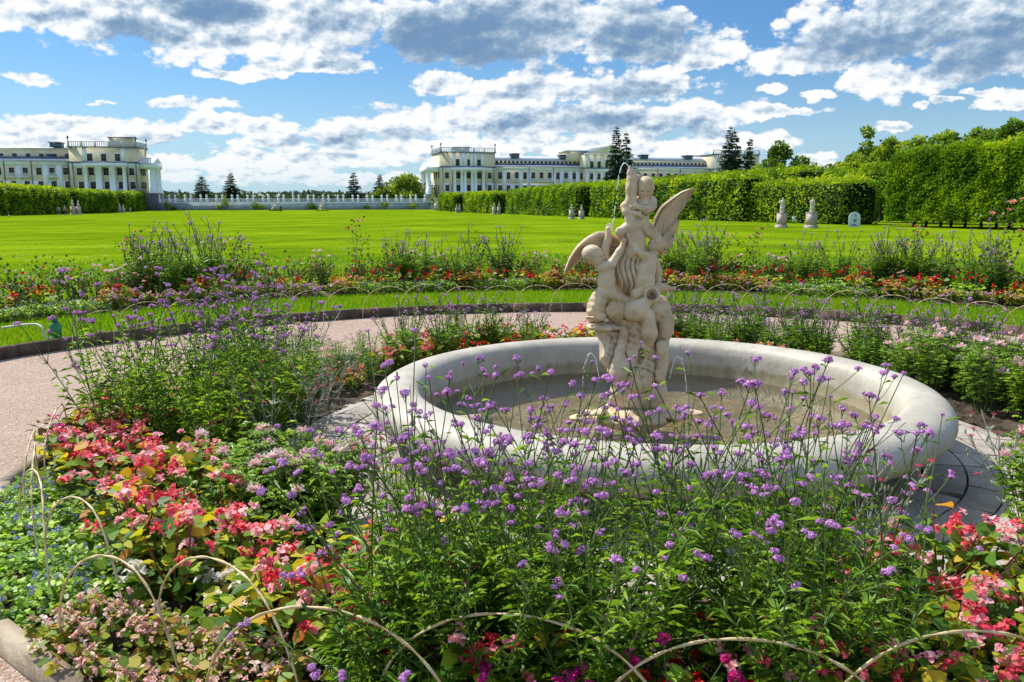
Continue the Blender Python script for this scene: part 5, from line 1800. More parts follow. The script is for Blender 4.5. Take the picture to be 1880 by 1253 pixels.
def palace(name, lab, origin, ang, P):
    """P: measurements read off the photo for one palace wing"""
    w = Wing(name, lab, origin, ang)
    s = P['side']                            # +1: portico on the right end, -1: on the left end
    pa, pb = sorted((w.u(P['pav'][0]), w.u(P['pav'][1])))
    rp = (P['pav'][0] + P['pav'][1]) / 2
    zt = w.z(P['top'], rp); zc = w.z(P['corn'], rp); zp = w.z(P['plinth'], rp); zg = -2.6
    dp = P['depth']
    w.part('wall', YW, (pa, pb, 0, dp, zp, zt))
    w.part('plinth', PLIN, (pa - .15, pb + .15, -.15, dp + .15, zg, zp))
    w.part('cornice', ROOFB, (pa - .35, pb + .35, -.35, dp + .35, zc - .2, zc + .12))
    w.part('frieze', WW, (pa - .12, pb + .12, -.12, dp + .12, zc - 1.3, zc - .2))
    w.part('eaves', ROOFB, (pa - .4, pb + .4, -.4, dp + .4, zt, zt + .22))
    balustrade(w, 'roof_balustrade', pa, pb, 0, zt + .22, 1.45, 5, ROOFL)
    e = pb if s > 0 else pa
    balustrade(w, 'roof_balustrade', 0, dp, e, zt + .22, 1.45, 3, ROOFL, 'v')
    for uu, vv in ((pa, 0), (pb, 0), (e, dp)): urn_post(w, uu, vv, zt + 1.6, 1.6)
    x0, x1 = sorted((w.u(P['box'][0], 4), w.u(P['box'][1], 4)))
    w.part('roof_house', P['boxm'], (x0, x1, 4, 9, zt, w.z(P['box'][2], rp, 4)))
    w.part('roof_house_cap', ROOFB, (x0 - .4, x1 + .4, 3.6, 9.4, w.z(P['box'][2], rp, 4), w.z(P['box'][2], rp, 4) + .2))
    me3 = w.win(P['w3'], *P['r3'], rp, 0)
    me2 = w.win(P['w2'], *P['r2'], rp, 0)
    me1 = w.win(P['w1'], *P['r1'], rp, 0)
    zf = w.z(P['r2'][1], rp) - 1.55
    for c0, c1 in P['whitebays']: w.part('white_wall_band', WW, (w.u(c0), w.u(c1), -.05, -.004, zp, zf))
    for c in P['cols3']: w.part('pilaster', WW, (w.u(c) - .55, w.u(c) + .55, -.16, -.004, zc + .13, zt - .01))
    # loggia: tall columns between white piers under the frieze
    for c in P['cols']:
        b = MB(); r0 = .55
        b.lathe([(r0 * 1.25, zp), (r0 * 1.25, zp + .3), (r0, zp + .4), (r0 * .86, zc - 1.75), (r0 * 1.2, zc - 1.6), (r0 * 1.25, zc - 1.3)], 14, 0, (w.u(c), -.75, 0))
        b.obj('column', WW, w.root, smooth=True)
    lo, hi = w.u(P['cols'][0]), w.u(P['cols'][-1])
    w.part('entablature', WW, (lo - .9, hi + .9, -1.35, -.121, zc - 1.29, zc - .21))
    w.part('loggia_base', WW, (lo - .9, hi + .9, -1.35, -.151, zp - .1, zp + .12))
    for c in P['pipes']: pipe(w, c, 0, zp, zc if c not in P.get('tallp', ()) else zt)
    # portico on the end of the pavilion
    pd = P['porch']
    ex = e + s * pd
    xa, xb = sorted((e + s * .01, ex))
    zr = zc - .2
    w.part('portico_floor', PLIN, (xa, xb, 1.0, dp - 1.0, zg, zp))
    w.part('portico_entablature', WW, (xa, xb, 1.0, dp - 1.0, zr - 1.5, zr))
    for vv in (1.7, 3.9, dp - 4.2, dp - 1.8):
        b = MB()
        b.lathe([(.75, zp), (.75, zp + 1.4), (.58, zp + 1.5), (.5, zr - 1.8), (.7, zr - 1.5)], 14, 0, (ex - s * .8, vv, 0))
        b.obj('portico_column', WW, w.root, smooth=True)
    b = MB(); m_ = (1.0 + dp - 1.0) / 2; hh = 1.7
    b.add([(xa, .6, zr), (xb, .6, zr), (xb, dp - .6, zr), (xa, dp - .6, zr), (xa, m_, zr + hh), (xb, m_, zr + hh)], [(0, 3, 2, 1)], 1)
    b.add([(xa, .6, zr), (xb, .6, zr), (xb, dp - .6, zr), (xa, dp - .6, zr), (xa, m_, zr + hh), (xb, m_, zr + hh)], [(0, 1, 5, 4), (3, 4, 5, 2)], 0)
    b.add([(xa, .6, zr), (xb, .6, zr), (xb, dp - .6, zr), (xa, dp - .6, zr), (xa, m_, zr + hh), (xb, m_, zr + hh)], [(0, 4, 3), (1, 2, 5)], 1)
    b.obj('pediment_roof', [ROOFL, WW], w.root)
    for vv in (3.5, dp / 2, dp - 3.5):
        for zz in (zp + 1.2, zf + 1.6):
            q = link('window', me1, w.root, loc=(e, vv, zz), rot=(0, 0, s * PI / 2))
    # the long wing
    for (a, c, kind) in P['wings']:
        va = 1.2
        u0, u1 = sorted((w.u(a, va), w.u(c, va)))
        if kind == 'left': u1 = pa
        rf = (a + c) / 2
        ze = w.z(P['eave'], rf, va) if not callable(P['eave']) else w.z(P['eave'](rf), rf, va)
        w.part('wall', YW, (u0, u1, va, va + 13, zp, ze))
        w.part('white_wall_band', WW, (u0, u1, va - .05, va - .002, zp, w.z(P['r2'][1], rp) - 1.55))
        w.part('plinth', PLIN, (u0, u1, va - .2, va + 13.2, zg, zp))
        w.part('frieze', WW, (u0, u1, va - .12, va - .003, ze - 1.15, ze - .05))
        b = MB()
        b.add([(u0, va - .7, ze), (u1, va - .7, ze), (u1, va + 3.0, ze + .75), (u0, va + 3.0, ze + .75), (u0, va + 3.0, ze), (u1, va + 3.0, ze)], [(0, 1, 2, 3), (0, 4, 5, 1)], 0)
        b.obj('lower_roof', ROOFL, w.root)
        w.part('roof_flashing', ROOFB, (u0, u1, va + 3.01, va + 3.5, ze + .7, ze + 1.35))
        zat = w.z(P['attic'], rf, va + 3.5)
        w.part('attic_wall', YW, (u0, u1, va + 3.5, va + 11, ze + .2, zat))
        zrd = w.z(P['ridge'], rf, va + 7)
        b = MB()
        b.add([(u0, va + 3.1, zat), (u1, va + 3.1, zat), (u1, va + 7.4, zrd), (u0, va + 7.4, zrd), (u1, va + 11.5, zat), (u0, va + 11.5, zat)], [(0, 1, 2, 3), (3, 2, 4, 5), (0, 5, 4, 1)], 0)
        b.obj('upper_roof', ROOFL, w.root)
    for (me_, pxs, rw) in ((me2, P['w2w'], P['r2w']), (None, P['w1w'], P['r1w'])):
        if pxs: me1w = w.win(pxs, *rw, (pxs[0] + pxs[-1]) / 2, 1.2)
    if P['clere']:
        rf = (P['clere'][0] + P['clere'][-1]) / 2
        va = 1.2 + 3.5
        z0 = w.z(P['clr'][1], rf, va); h = w.z(P['clr'][0], rf, va) - z0
        me = window_mesh(P['clw'], h)
        for p in P['clere']:
            link('attic_window', me, w.root, loc=(w.u(p, va), va, z0))
    for c0, c1 in P['balc']:
        u0, u1 = w.u(c0, 1.2), w.u(c1, 1.2)
        z0 = w.z(P['r2w'][1], (c0 + c1) / 2, 1.2) - .55
        b = MB(); b.bx(u0, u1, .1, 1.19, z0 - .25, z0); b.bx(u0, u1, .1, .2, z0 + .85, z0 + .97)
        k = max(3, int((u1 - u0) / .35))
        for i in range(k + 1): x = u0 + (u1 - u0) * i / k; b.bx(x - .06, x + .06, .12, .2, z0, z0 + .85)
        b.obj('balcony', WW, w.root)
    for c in P['pil']: w.part('pilaster', WW, (w.u(c, 1.2) - .75, w.u(c, 1.2) + .75, 1.02, 1.19, zp, w.z(P['eave'] if not callable(P['eave']) else P['eave'](c), c, 1.2) - 1.16))
    for c in P['pipesw']: pipe(w, c, 1.2, zp, w.z(P['eave'] if not callable(P['eave']) else P['eave'](c), c, 1.2))
    for c, py in P['dorm']:
        uu, zz = w.uz(c, py, 1.2 + 5.5)
        b = MB(); b.bx(uu - 1.2, uu + 1.2, 4.6, 8.5, zz - .2, zz + 1.0); b.bx(uu - 1.5, uu + 1.5, 4.3, 8.8, zz + 1.0, zz + 1.2)
        b.obj('dormer', ROOFB, w.root)
    return w


eR = lambda px: 306.5 + (px - 910) * .0095
palace('left_palace', 'yellow and white palace building with columns at the left edge beyond the hedge', (at_y(253, 330, 243).x, 243.0), math.radians(8), dict(
    side=1, pav=(130, 253), top=271.5, corn=298, plinth=355, depth=11, box=(205, 246, 253), boxm=YW,
    w3=(168, 193.5, 219), r3=(283, 296), w2=(147, 169, 196, 221, 243), r2=(309, 322), w1=(149, 171, 197, 222.5, 244), r1=(334, 347),
    whitebays=((142, 153), (158, 232), (238, 249)), cols3=(159, 229), cols=(160, 181, 186, 206, 211, 230.5), pipes=(135, 255 - 3, 235), porch=4.2,
    wings=((-160, 131, 'left'),), eave=295.5, attic=272, ridge=270.5, w2w=(-48, -25, -1, 23, 48, 73, 97, 122), r2w=(308, 321), w1w=(-46, -23, 1, 25, 50, 75, 99, 124), r1w=(333, 345),
    clere=(-42, -18, 6, 31, 56, 80, 104, 127), clr=(282, 289), clw=1.15, balc=((15, 56), (91, 108)), pil=(35, 85, 110), pipesw=(10, 60, 128), dorm=((105, 270), (100, 292))))
wr = palace('right_palace', 'long yellow and white palace building with corner pavilion and pediment behind the hedge', (at_y(810, 330, 290).x, 290.0), math.radians(17), dict(
    side=-1, pav=(810, 909), top=281, corn=306.5, plinth=357, depth=14, box=(836, 862, 271.5), boxm=ROOFL,
    w3=(840, 860, 879), r3=(293, 305), w2=(820.5, 841, 860.5, 880, 899), r2=(317, 328), w1=(821, 841, 861, 880, 899), r1=(340, 351),
    whitebays=((814, 828), (834, 890), (893, 907)), cols3=(834, 847, 855, 866, 873, 886), cols=(834, 847, 853, 866, 872, 887), pipes=(812, 831, 891, 907), porch=4.5,
    wings=((909, 1076, 'mid'), (1160, 1308, 'far')), eave=eR, attic=296.5, ridge=287.5,
    w2w=(918, 933, 948.5, 964, 979, 994, 1009, 1024, 1039, 1053.5, 1068, 1172, 1184.5, 1199, 1213, 1227, 1241, 1255, 1269, 1283, 1296), r2w=(318, 330),
    w1w=(918, 933, 948.5, 964, 979, 994, 1009, 1024, 1039, 1053.5, 1068), r1w=(341, 352),
    clere=tuple(912.5 + 7.45 * i for i in range(22)) + tuple(1164 + 7.0 * i for i in range(21)), clr=(298, 302.5), clw=.75, balc=((942, 955), (976, 1016), (1033, 1046)), pil=(926, 956, 971, 1017, 1031, 1047, 1061), pipesw=(971, 1016, 1071, 1207, 1248, 1304), dorm=((944, 289), (1033, 291), (1180, 291), (1261, 292))))
# central pedimented block and the far end pavilion
u0, u1 = wr.u(1074, -1), wr.u(1162, -1)
zp = wr.z(357, 860); zt = wr.z(283, 1110, -1); zc = wr.z(309, 1110, -1)
wr.part('wall', YW, (u0, u1, -1, 14, zp, zt)); wr.part('plinth', PLIN, (u0 - .1, u1 + .1, -1.15, 14.1, -2.6, zp))
wr.part('cornice', ROOFB, (u0 - .3, u1 + .3, -1.35, 14.3, zc - .15, zc + .15)); wr.part('frieze', WW, (u0 - .1, u1 + .1, -1.12, -1.003, zc - 1.4, zc - .16))
for i in range(7): c = u0 + .8 + (u1 - u0 - 1.6) * i / 6; wr.part('pilaster', WW, (c - .55, c + .55, -1.16, -1.004, zc + .16, zt)); wr.part('pilaster', WW, (c - .55, c + .55, -1.16, -1.004, zp, zc - 1.41))
wr.win((1086, 1100, 1114, 1128, 1142), 297, 308, 1110, -1); wr.win((1086, 1100, 1114, 1128, 1142), 319, 330, 1110, -1); wr.win((1086, 1100, 1114, 1128, 1142), 338, 349, 1110, -1)
um = (wr.u(1078, -1) + wr.u(1135, -1)) / 2; hw = (u1 - u0) / 2 - .6; um = (u0 + u1) / 2; za = wr.z(268, 1106, -1)
b = MB()
tri = lambda y: [(um - hw - .8, y, zt), (um + hw + .8, y, zt), (um, y, za)]
b.add(tri(-1.2), [(0, 1, 2)], 0); b.add(tri(-1.2) + tri(14), [(0, 2, 5, 3), (1, 4, 5, 2), (0, 3, 4, 1)], 1); b.add(tri(14), [(0, 2, 1)], 0)
b.obj('pediment', [YW, ROOFB], wr.root)
b = MB()
for (xa, xb, zz) in ((um - hw - 1, um + hw + 1, 0),): b.bx(xa, xb, -1.6, -1.0, zt - .3, zt - .001)
b.obj('pediment_cornice', WW, wr.root)
u0 = wr.u(1040, 4); u1 = wr.u(1078, 4)
wr.part('side_block', YW, (u0, u1, 4, 12, wr.z(297, 1060, 4), wr.z(279, 1060, 4))); wr.part('side_roof', ROOFL, (u0 - .3, u1, 3.7, 12.3, wr.z(279, 1060, 4), wr.z(276.5, 1060, 4)))
u0, u1 = wr.u(1308, -.5), wr.u(1392, -.5)
zt = wr.z(285, 1345, -.5); zc = wr.z(311, 1345, -.5)
wr.part('wall', YW, (u0, u1, -.5, 15, zp, zt)); wr.part('cornice', ROOFB, (u0 - .3, u1 + .3, -.85, 15.3, zc - .15, zc + .15)); wr.part('eaves', ROOFB, (u0 - .3, u1 + .3, -.85, 15.3, zt, zt + .25))
wr.part('white_wall_band', WW, (u0, u1, -.55, -.503, zp, wr.z(332, 1345, -.5)))
balustrade(wr, 'roof_balustrade', u0, u1, -.4, zt + .25, 1.5, 6, ROOFL)
wr.part('plinth', PLIN, (u0 - .1, u1 + .1, -.65, 15.1, -2.6, zp))
for q in (1.0, 3.2, 8, 12.5): wr.part('pilaster', WW, (u0 + q - .5, u0 + q + .5, -.66, -.504, zp, zt - .02))
wr.win((1318, 1332, 1352, 1372, 1386), 320, 332, 1345, -.5); wr.win((1330, 1350, 1370), 296, 307, 1345, -.5)

# ------------------------------------------------------------------ terrace wall with balustrade
WALLB = mat('terrace_wall', [(.24, .30, .32), (.34, .41, .42), (.45, .50, .50)], .5, .9, .2)
pl = at_y(286, 384, 246); pr = at_y(792, 384, 262)
dv = (pr - pl); dv.z = 0; Lw = dv.length; aw = math.atan2(dv.y, dv.x)
tw = thing('terrace_wall', 'long pale terrace wall with a white post balustrade across the end of the lawn', 'wall', (pl.x, pl.y, 0), aw)
zb = prof(250) - .3; zw = at_y(540, 373.5, 254).z; zbl = at_y(540, 366, 254).z
MB().bx(0, Lw, 0, .8, zb, zw).obj('wall_body', WALLB, tw)
MB().bx(0, Lw, -.12, .92, zw, zw + .14).obj('coping', WW, tw)
hb = 1.15
b = MB(); b.bx(0, Lw, .25, .6, zw + .14, zw + .30); b.bx(0, Lw, .22, .63, zw + hb, zw + hb + .16)
b.obj('rail', WW, tw)
b = MB()
k = int(Lw / .42)
for i in range(k): x = Lw * (i + .5) / k; b.bx(x - .10, x + .10, .34, .52, zw + .30, zw + hb)
tag(b.obj('balusters', WW, tw), kind='stuff')
post = MB().bx(-.3, .3, -.3, .3, 0, hb + .35)
post.lathe([(.15, hb + .35), (.12, hb + .5), (.30, hb + .75), (.34, hb + .95), (.22, hb + 1.2), (.02, hb + 1.3)], 8)
pm = post.mesh('post', [WW])
x = 1.0; i = 0
while x < Lw - .5:
    link('post', pm, tw, loc=(x, .42, zw)); x += (1.6 if i % 2 else 2.7) * .98; i += 1
MB().bx(-3, 0, -.2, 1, zb, zw + .5).obj('end_pier', WW, tw); MB().bx(Lw, Lw + 3, -.2, 1, zb, zw + .5).obj('end_pier', WW, tw)


def shrub(x, y, z0, R, H, n, ls, lab, grp, m=None):
    t_ = thing('shrub', lab, 'shrub', (x, y, z0), random.uniform(0, 6), grp)
    sb = MB()
    for q in range(5): sb.tube(curve((0, 0, -.1), (random.uniform(-1, 1) * R, random.uniform(-1, 1) * R, H), H * .8, 4), .03, 4)
    sb.obj('stems', BARK, t_)
    P = sph(n, -.4) * [R, R, H * .55] * RN.uniform(.4, 1.1, (n, 1)) + [0, 0, H * .5]
    MB().polys(leafset(P, sph(n), ls * RN.uniform(.6, 1.2, n), ls * .8, 4, roll=1.2), 0).obj('foliage', m or TREE, t_)


for px, R, H, k in ((308, .7, 2.4, 300), (320, .8, 1.0, 200), (399, .9, 1.4, 250), (410, 1.0, 3.6, 420), (463, 1.2, 2.2, 350), (474, 1.5, 1.7, 350), (565, 1.2, 2.1, 350), (571, .8, 1.2, 200), (669, .9, 1.4, 250), (704, 1.5, 2.3, 350), (757, 1.4, 2.0, 350), (796, 1.0, 4.5, 500)):
    f_ = (px - 286) / (792 - 286)
    shrub(pl.x + dv.x * f_, pl.y + dv.y * f_ - 1.2, prof(250), R, H, k, .3, 'small dark shrub growing against the terrace wall', 'shrubs against the terrace wall')

# ------------------------------------------------------------------ statues, boards, people
GRAN = mat('pink_granite', [(.30, .24, .22), (.44, .36, .33), (.54, .46, .43)], 5, .8, .3, face=.25)
MST = mat('statue_marble', [(.46, .38, .30), (.60, .51, .42), (.68, .60, .51)], 3, .7, .3)


def body_sdf(H, arms=((.2, -.05, 1.05), (-.2, -.05, 1.05)), stride=.0, robe=False, h=.022, lean=0.0):
    """standing figure: continuous body, metres, scaled to height H"""
    s = SDF((-.5, -.4, -.05), (.5, .4, 1.9), h)
    for sg in (-1, 1):
        fy = sg * stride
        s.chain([(sg * .09, 0, .92), (sg * .10, fy * .5 - .01, .50), (sg * .10, fy, .09)], [.085, .06, .042], k=.03)
        s.cone((sg * .10, fy, .05), (sg * .11, fy - .14, .03), .04, .032, k=.02)
        e = arms[0 if sg > 0 else 1]
        sh = (sg * .18, 0, 1.40); el = (sg * .24, .03, 1.13) if e[2] < 1.2 else (sg * .27, -.08, 1.18)
        s.chain([sh, el, e], [.05, .038, .028], k=.02)
        s.ell((e[0], e[1] - .02, e[2] - .05), (.03, .025, .05), k=.01)
    s.chain([(0, 0, .94), (0, 0, 1.12), (0, -.01, 1.34), (0, 0, 1.43)], [.125, .115, .135, .09], k=.05)
    s.cone((-.14, 0, 1.40), (.14, 0, 1.40), .055, k=.04)
    s.cone((0, 0, 1.45), (0, -.01, 1.56), .05, k=.02)
    s.ell((0, -.015, 1.65), (.076, .092, .112), k=.02)
    s.ell((0, -.105, 1.64), (.014, .02, .022), k=.01)
    if robe:
        s.chain([(0, 0, 1.05), (0, 0, .6), (0, .02, .08)], [.14, .17, .20], k=.06)
        s.cone((-.18, -.05, 1.35), (.14, -.08, .85), .06, .09, k=.05)
        s.noise(.008, 28, 3)
    return s


def scaled(me, k):
    me.transform(Matrix.Scale(k, 4)); return me


def pedestal_mesh(w, h):
    b = MB()
    b.bx(-w * .64, w * .64, -w * .64, w * .64, 0, h * .12); b.box((0, 0, h * .17), (w * 1.28, w * 1.28, h * .10), top=.82)
    b.bx(-w / 2, w / 2, -w / 2, w / 2, h * .22, h * .93); b.box((0, 0, h * .965), (w * 1.0, w * 1.0, h * .07), top=1.08)
    return b.mesh('pedestal', GRAN)


FIG = [scaled(body_sdf(1, ((.05, -.2, 1.15), (-.08, -.2, 1.25)), robe=True).mesh('figure', MST), 1.0), scaled(body_sdf(1, ((.2, .0, .95), (-.05, -.18, 1.3)), robe=True).mesh('figure', MST), 1.0)]


def bust_mesh():
    s = SDF((-.35, -.3, -.1), (.35, .3, .85), .02)
    s.ell((0, 0, .18), (.25, .15, .17), k=.05); s.cone((0, 0, .25), (0, 0, .45), .07, k=.03); s.ell((0, -.02, .56), (.10, .12, .145), k=.03)
    s.ell((0, -.13, .55), (.02, .03, .03), k=.01); s.ell((0, .03, .62), (.12, .12, .12), k=.02); s.cone((0, 0, -.08), (0, 0, .1), .13, .1, k=.03)
    return s.mesh('bust', MST)


BUST = bust_mesh()


def statue(px, py, ptop, fig, ratio, lab, rz, grp=None, w=.5):
    p = gp(px, py); Ht = (py - ptop) / F * p.y
    hp = Ht * ratio
    t_ = thing('pedestal_statue' if fig < 2 else 'pedestal_bust', lab, 'statue' if fig < 2 else 'bust', (p.x, p.y, prof(p.y) - .02), rz, grp)
    link('pedestal', pedestal_mesh(w, hp), t_)
    fh = Ht - hp
    if fig < 2: link('figure', FIG[fig], t_, loc=(0, 0, hp), scale=(fh / 1.76 * 1.35, fh / 1.76 * 1.35, fh / 1.76), rot=(0, 0, -.5))
    else: link('bust', BUST, t_, loc=(0, 0, hp + .1 * fh / .8), scale=fh / .80)


statue(1434.5, 418.5, 364, 0, .50, 'small draped statue on a pink granite pedestal, left of the large pair', .45, w=.48)
statue(1489, 419.5, 363.5, 1, .52, 'small draped statue on a pink granite pedestal, right of the large pair beside the board', .62, w=.52)
statue(1049.5, 402.5, 376, 2, .64, 'stone bust on a pedestal, left of the pair just left of the sculpture', .4, w=.46)
statue(1067.5, 403, 377, 2, .64, 'stone bust on a pedestal, right of the pair just left of the sculpture', .4, w=.46)
statue(907.5, 394, 373, 2, .66, 'small stone bust on a slim pedestal, left of the pair in the middle distance', .4, w=.55)
statue(916.5, 394, 372.5, 2, .66, 'small stone bust on a slim pedestal, right of the pair in the middle distance', .4, w=.55)
statue(838.5, 391, 376, 2, .6, 'farthest stone bust on the right side, the left of two', .4, w=.55)
statue(844, 391, 375.5, 2, .6, 'farthest stone bust on the right side, the right of two', .4, w=.55)
statue(134.5, 394.5, 368.5, 2, .60, 'stone bust on a tall pedestal beside the strolling couple, the nearer left one', -.5, w=.62)
statue(145, 394.5, 369.5, 2, .60, 'stone bust on a tall pedestal beside the strolling couple, the right one', -.5, w=.62)
statue(220.5, 391, 374.5, 2, .6, 'stone bust on a pedestal far along the left hedge, left one', -.5, w=.6)
statue(227, 391, 376, 2, .6, 'stone bust on a pedestal far along the left hedge, right one', -.5, w=.6)
p = at_g(801, 386.5)
t_ = thing('stone_urn', 'large pale stone urn on a pedestal at the far end of the right hedge', 'urn', (p.x, p.y, prof(p.y)))
MB().box((0, 0, .9), (1.2, 1.2, 1.8), top=.85).obj('pedestal', MST, t_)
MB().lathe([(.5, 1.8), (.2, 2.1), (.2, 2.3), (.75, 2.9), (.8, 3.3), (1.0, 3.5), (.8, 3.5), (.3, 3.2)], 12).obj('vase', MST, t_, smooth=True)
for px, lab in ((505, 'pale garden sculpture on a dark mound before the terrace wall, left one'), (591, 'pale garden sculpture on a dark mound before the terrace wall, right one')):
    p = at_g(px, 387.5)
    t_ = thing('garden_sculpture', lab, 'sculpture', (p.x, p.y, prof(p.y)), .4 if px < 550 else -.4)
    s = SDF((-1.4, -.8, -.1), (1.4, .8, 3.1), .05)
    s.ell((0, 0, .3), (1.2, .6, .35)); s.chain([(-.5, 0, .6), (0, 0, 1.1), (.3, 0, 1.6), (.1, 0, 2.2)], [.35, .4, .3, .2], k=.1); s.ell((.1, 0, 2.55), .24, k=.1)
    s.chain([(.3, 0, 1.7), (.8, 0, 2.0), (.9, 0, 2.5)], [.15, .12, .08], k=.05); s.chain([(-.3, 0, 1.3), (-.9, 0, 1.5)], [.2, .1], k=.05)
    link('figure', s.mesh('figure', MST), t_)
    n_ = 260; P = sph(n_, -.1) * [1.7, 1.2, .55]
    MB().polys(leafset(P, sph(n_), .4, .3, 4), 0, .1).obj('planting', TREE, t_)

# boards and small signs
p = at_g(1568, 417); Hb = 27 / F * p.y; wb = 20 / F * p.y
b = MB()
a_ = np.linspace(0, PI, 14)
pr_ = [(-wb / 2, 0), (wb / 2, 0)] + [(wb / 2 * math.cos(q), Hb - wb / 2 + wb / 2 * math.sin(q)) for q in a_]
N_ = len(pr_)
V = [(x, -.06, z) for x, z in pr_] + [(x, .06, z) for x, z in pr_]
b.add(V, [list(range(N_))], 0); b.add(V, [list(range(N_, 2 * N_))[::-1]], 0); b.add(V, [(i, i + N_, (i + 1) % N_ + N_, (i + 1) % N_) for i in range(N_)], 0)
t_ = thing('information_board', 'pale blue round topped information board standing on the lawn by the tall hedge', 'board', (p.x, p.y, prof(p.y)), -.15)
BOARD = mat('board_white', [(.48, .55, .62), (.60, .66, .70)], 3, .6)
INK = mat('board_print', [(.10, .22, .20), (.20, .30, .34)], 6, .7)
b.obj('panel', BOARD, t_)
q = MB(); q.bx(-wb * .10, wb * .14, -.075, -.064, Hb * .34, Hb * .52); q.bx(-wb * .28, wb * .12, -.075, -.064, Hb * .10, Hb * .2); q.bx(-wb * .02, wb * .12, -.075, -.064, Hb * .70, Hb * .82)
q.obj('print', INK, t_)
for px, py, ph, pw, lab in ((1457, 412, 13.5, 7, 'small white sign on a thin post between the two large pedestals'), (17, 400.5, 5.5, 3, 'tiny blue and white marker sign on the lawn at the left edge'), (1003, 397, 4.5, 2.2, 'tiny pale marker post in front of the long right hedge')):
    p = at_g(px, py); H = ph / F * p.y; w_ = pw / F * p.y
    t_ = thing('lawn_sign', lab, 'sign', (p.x, p.y, prof(p.y)))
    MB().bx(-.02, .02, -.02, .02, 0, H * .9).obj('post', ROOFB, t_)
    MB().bx(-w_ / 2, w_ / 2, -.04, -.021, H * .42, H).obj('sign_plate', BOARD, t_)

SKIN = mat('skin', [(.50, .30, .20), (.56, .35, .25)], 3, .6)


def cloth(name, c): return mat('cloth_' + name, [tuple(x * .85 for x in c), c], 6, .9, .1)


def person(px, py, ppx, lab, shirt, legs, hair, rz, arms=((.24, -.04, .88), (-.24, -.04, .88)), stride=.12, long_=True, bag=False):
    p = at_g(px, py); H = ppx / F * p.y; k = H / 1.76
    t_ = thing('person', lab, 'person', (p.x, p.y, prof(p.y)), rz)
    link('body', body_sdf(1, arms, stride).mesh('body', SKIN), t_, scale=k)
    s = SDF((-.5, -.4, .7), (.5, .4, 1.6), .025)
    s.chain([(0, 0, .93), (0, 0, 1.12), (0, -.01, 1.34), (0, 0, 1.42)], [.145, .135, .155, .09], k=.05); s.cone((-.15, 0, 1.40), (.15, 0, 1.40), .07, k=.04)
    for sg in (-1, 1): s.cone((sg * .18, 0, 1.40), (sg * .235, .025, 1.2), .07, .06, k=.03)
    link('shirt', s.mesh('shirt', shirt), t_, scale=k)
    s = SDF((-.4, -.5, -.05), (.4, .5, 1.1), .025)
    zl = .12 if long_ else .45
    for sg in (-1, 1):
        fy = sg * stride
        s.chain([(sg * .085, 0, .95), (sg * .10, fy * .5 - .01, .50)] + ([(sg * .10, fy, zl)] if long_ else []), [.105, .082, .06], k=.03)
    s.ell((0, 0, .95), (.16, .13, .12), k=.03)
    link('trousers', s.mesh('trousers', legs), t_, scale=k)
    s = SDF((-.2, -.2, 1.45), (.2, .25, 1.85), .018)
    s.ell((0, .015, 1.68), (.088, .098, .105), k=.02); s.cone((0, .07, 1.62), (0, .08, 1.50), .06, .04, k=.03)
    s.ell((0, -.12, 1.61), (.07, .06, .08), k=.01, sub=True)
    link('hair', s.mesh('hair', hair), t_, scale=k)


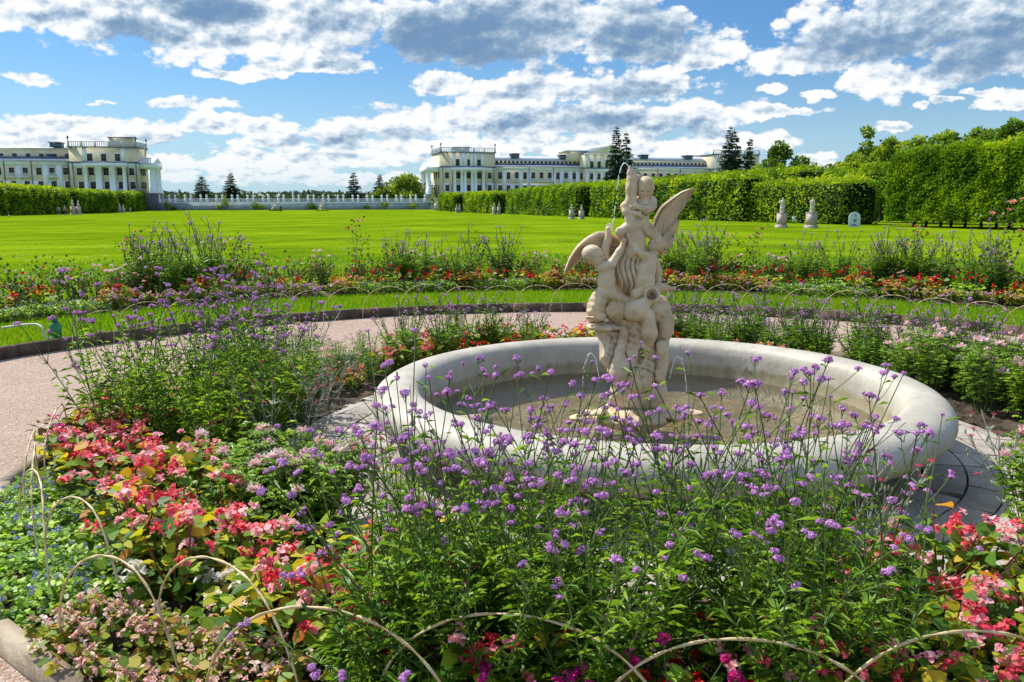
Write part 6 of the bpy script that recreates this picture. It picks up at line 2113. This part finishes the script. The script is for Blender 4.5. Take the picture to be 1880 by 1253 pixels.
BR, BK, BL = cloth('brown', (.10, .05, .03)), cloth('black', (.02, .02, .025)), cloth('blond', (.45, .34, .2))
person(109, 397, 19, 'person in a light blue shirt and dark shorts holding hands with the person beside them', cloth('light_blue', (.22, .28, .42)), BR, BK, PI + .3, ((.30, -.05, .90), (-.24, 0, .9)), long_=False)
person(120.5, 397, 18.5, 'person with long light hair, dark shorts and a pink top walking beside the bust', cloth('pinkish', (.46, .25, .20)), BK, BL, PI + .1, ((.24, 0, .9), (-.32, -.05, .90)), long_=False)
person(240, 391.5, 11, 'distant person in a white and lilac top beside the far left hedge', cloth('lilac', (.40, .34, .46)), cloth('rose', (.38, .2, .25)), BR, .6)
person(828.5, 391.5, 12, 'distant person in dark clothes at the far end of the right hedge', BK, BK, BK, .2)
person(880, 391.8, 9.5, 'distant person in a pale pink top in front of the right hedge', cloth('pale_pink', (.60, .45, .42)), cloth('tan', (.25, .2, .16)), BR, .4)
person(894.5, 393, 13.5, 'distant person dressed in black beside the small busts', BK, BK, BK, -.3)
person(987.5, 398, 14.5, 'person in a grey blue shirt walking along the right hedge', cloth('grey_blue', (.18, .23, .32)), cloth('navy', (.06, .09, .2)), BR, .8)
person(997, 398, 13, 'person in dark red brown clothes next to the one in grey blue', cloth('maroon', (.09, .03, .035)), cloth('dark', (.04, .03, .03)), BK, .8)
person(515.5, 389.5, 11.5, 'distant dark dressed person before the terrace wall sculpture', BK, cloth('dark2', (.04, .04, .05)), BK, .1)

# ------------------------------------------------------------------ watering valve and pipe by the path
p = at_z(108, 632, .05)
p = Vector((*polar(math.atan2(p.x - FX, p.y - FY), 7.06), .10))
GRN = mat('green_plastic', [(.004, .16, .045), (.01, .22, .07)], 8, .35, .5)
PVC = mat('grey_hose', [(.42, .40, .36), (.58, .55, .50)], 8, .5, .4)
t_ = thing('water_valve', 'green plastic watering valve standing in the grass at the left path edge', 'garden valve', p); t_.scale = (.95, .95, .95)
MB().lathe([(.03, -.05), (.035, .0), (.06, .03), (.068, .10), (.064, .16), (.045, .19), (.03, .2)], 14).obj('valve_body', GRN, t_, smooth=True)
MB().lathe([(.03, .2), (.035, .21), (.035, .235), (.02, .25), (.001, .252)], 12).obj('cap', mat('dark_teal_cap', [(.01, .08, .09), (.02, .11, .12)], 5, .4), t_, smooth=True)
b = MB(); P = [(.0, -.05, .03), (-.05, -.09, .02), (-.10, -.07, .07), (-.12, -.04, .14), (-.20, 0, .17), (-.35, .02, .16), (-.62, .05, .12)]
k = np.linspace(0, 6, 40); Q = np.stack([np.interp(k, range(7), [q[i] for q in P]) for i in range(3)], -1)
for _ in range(5): Q[1:-1] = (Q[:-2] + 2 * Q[1:-1] + Q[2:]) / 4
o = b.tube(Q, .012, 8).obj('hose', PVC, None, smooth=True, loc=p); tag(o, 'short grey hose bent from the green valve over the grass', 'hose')
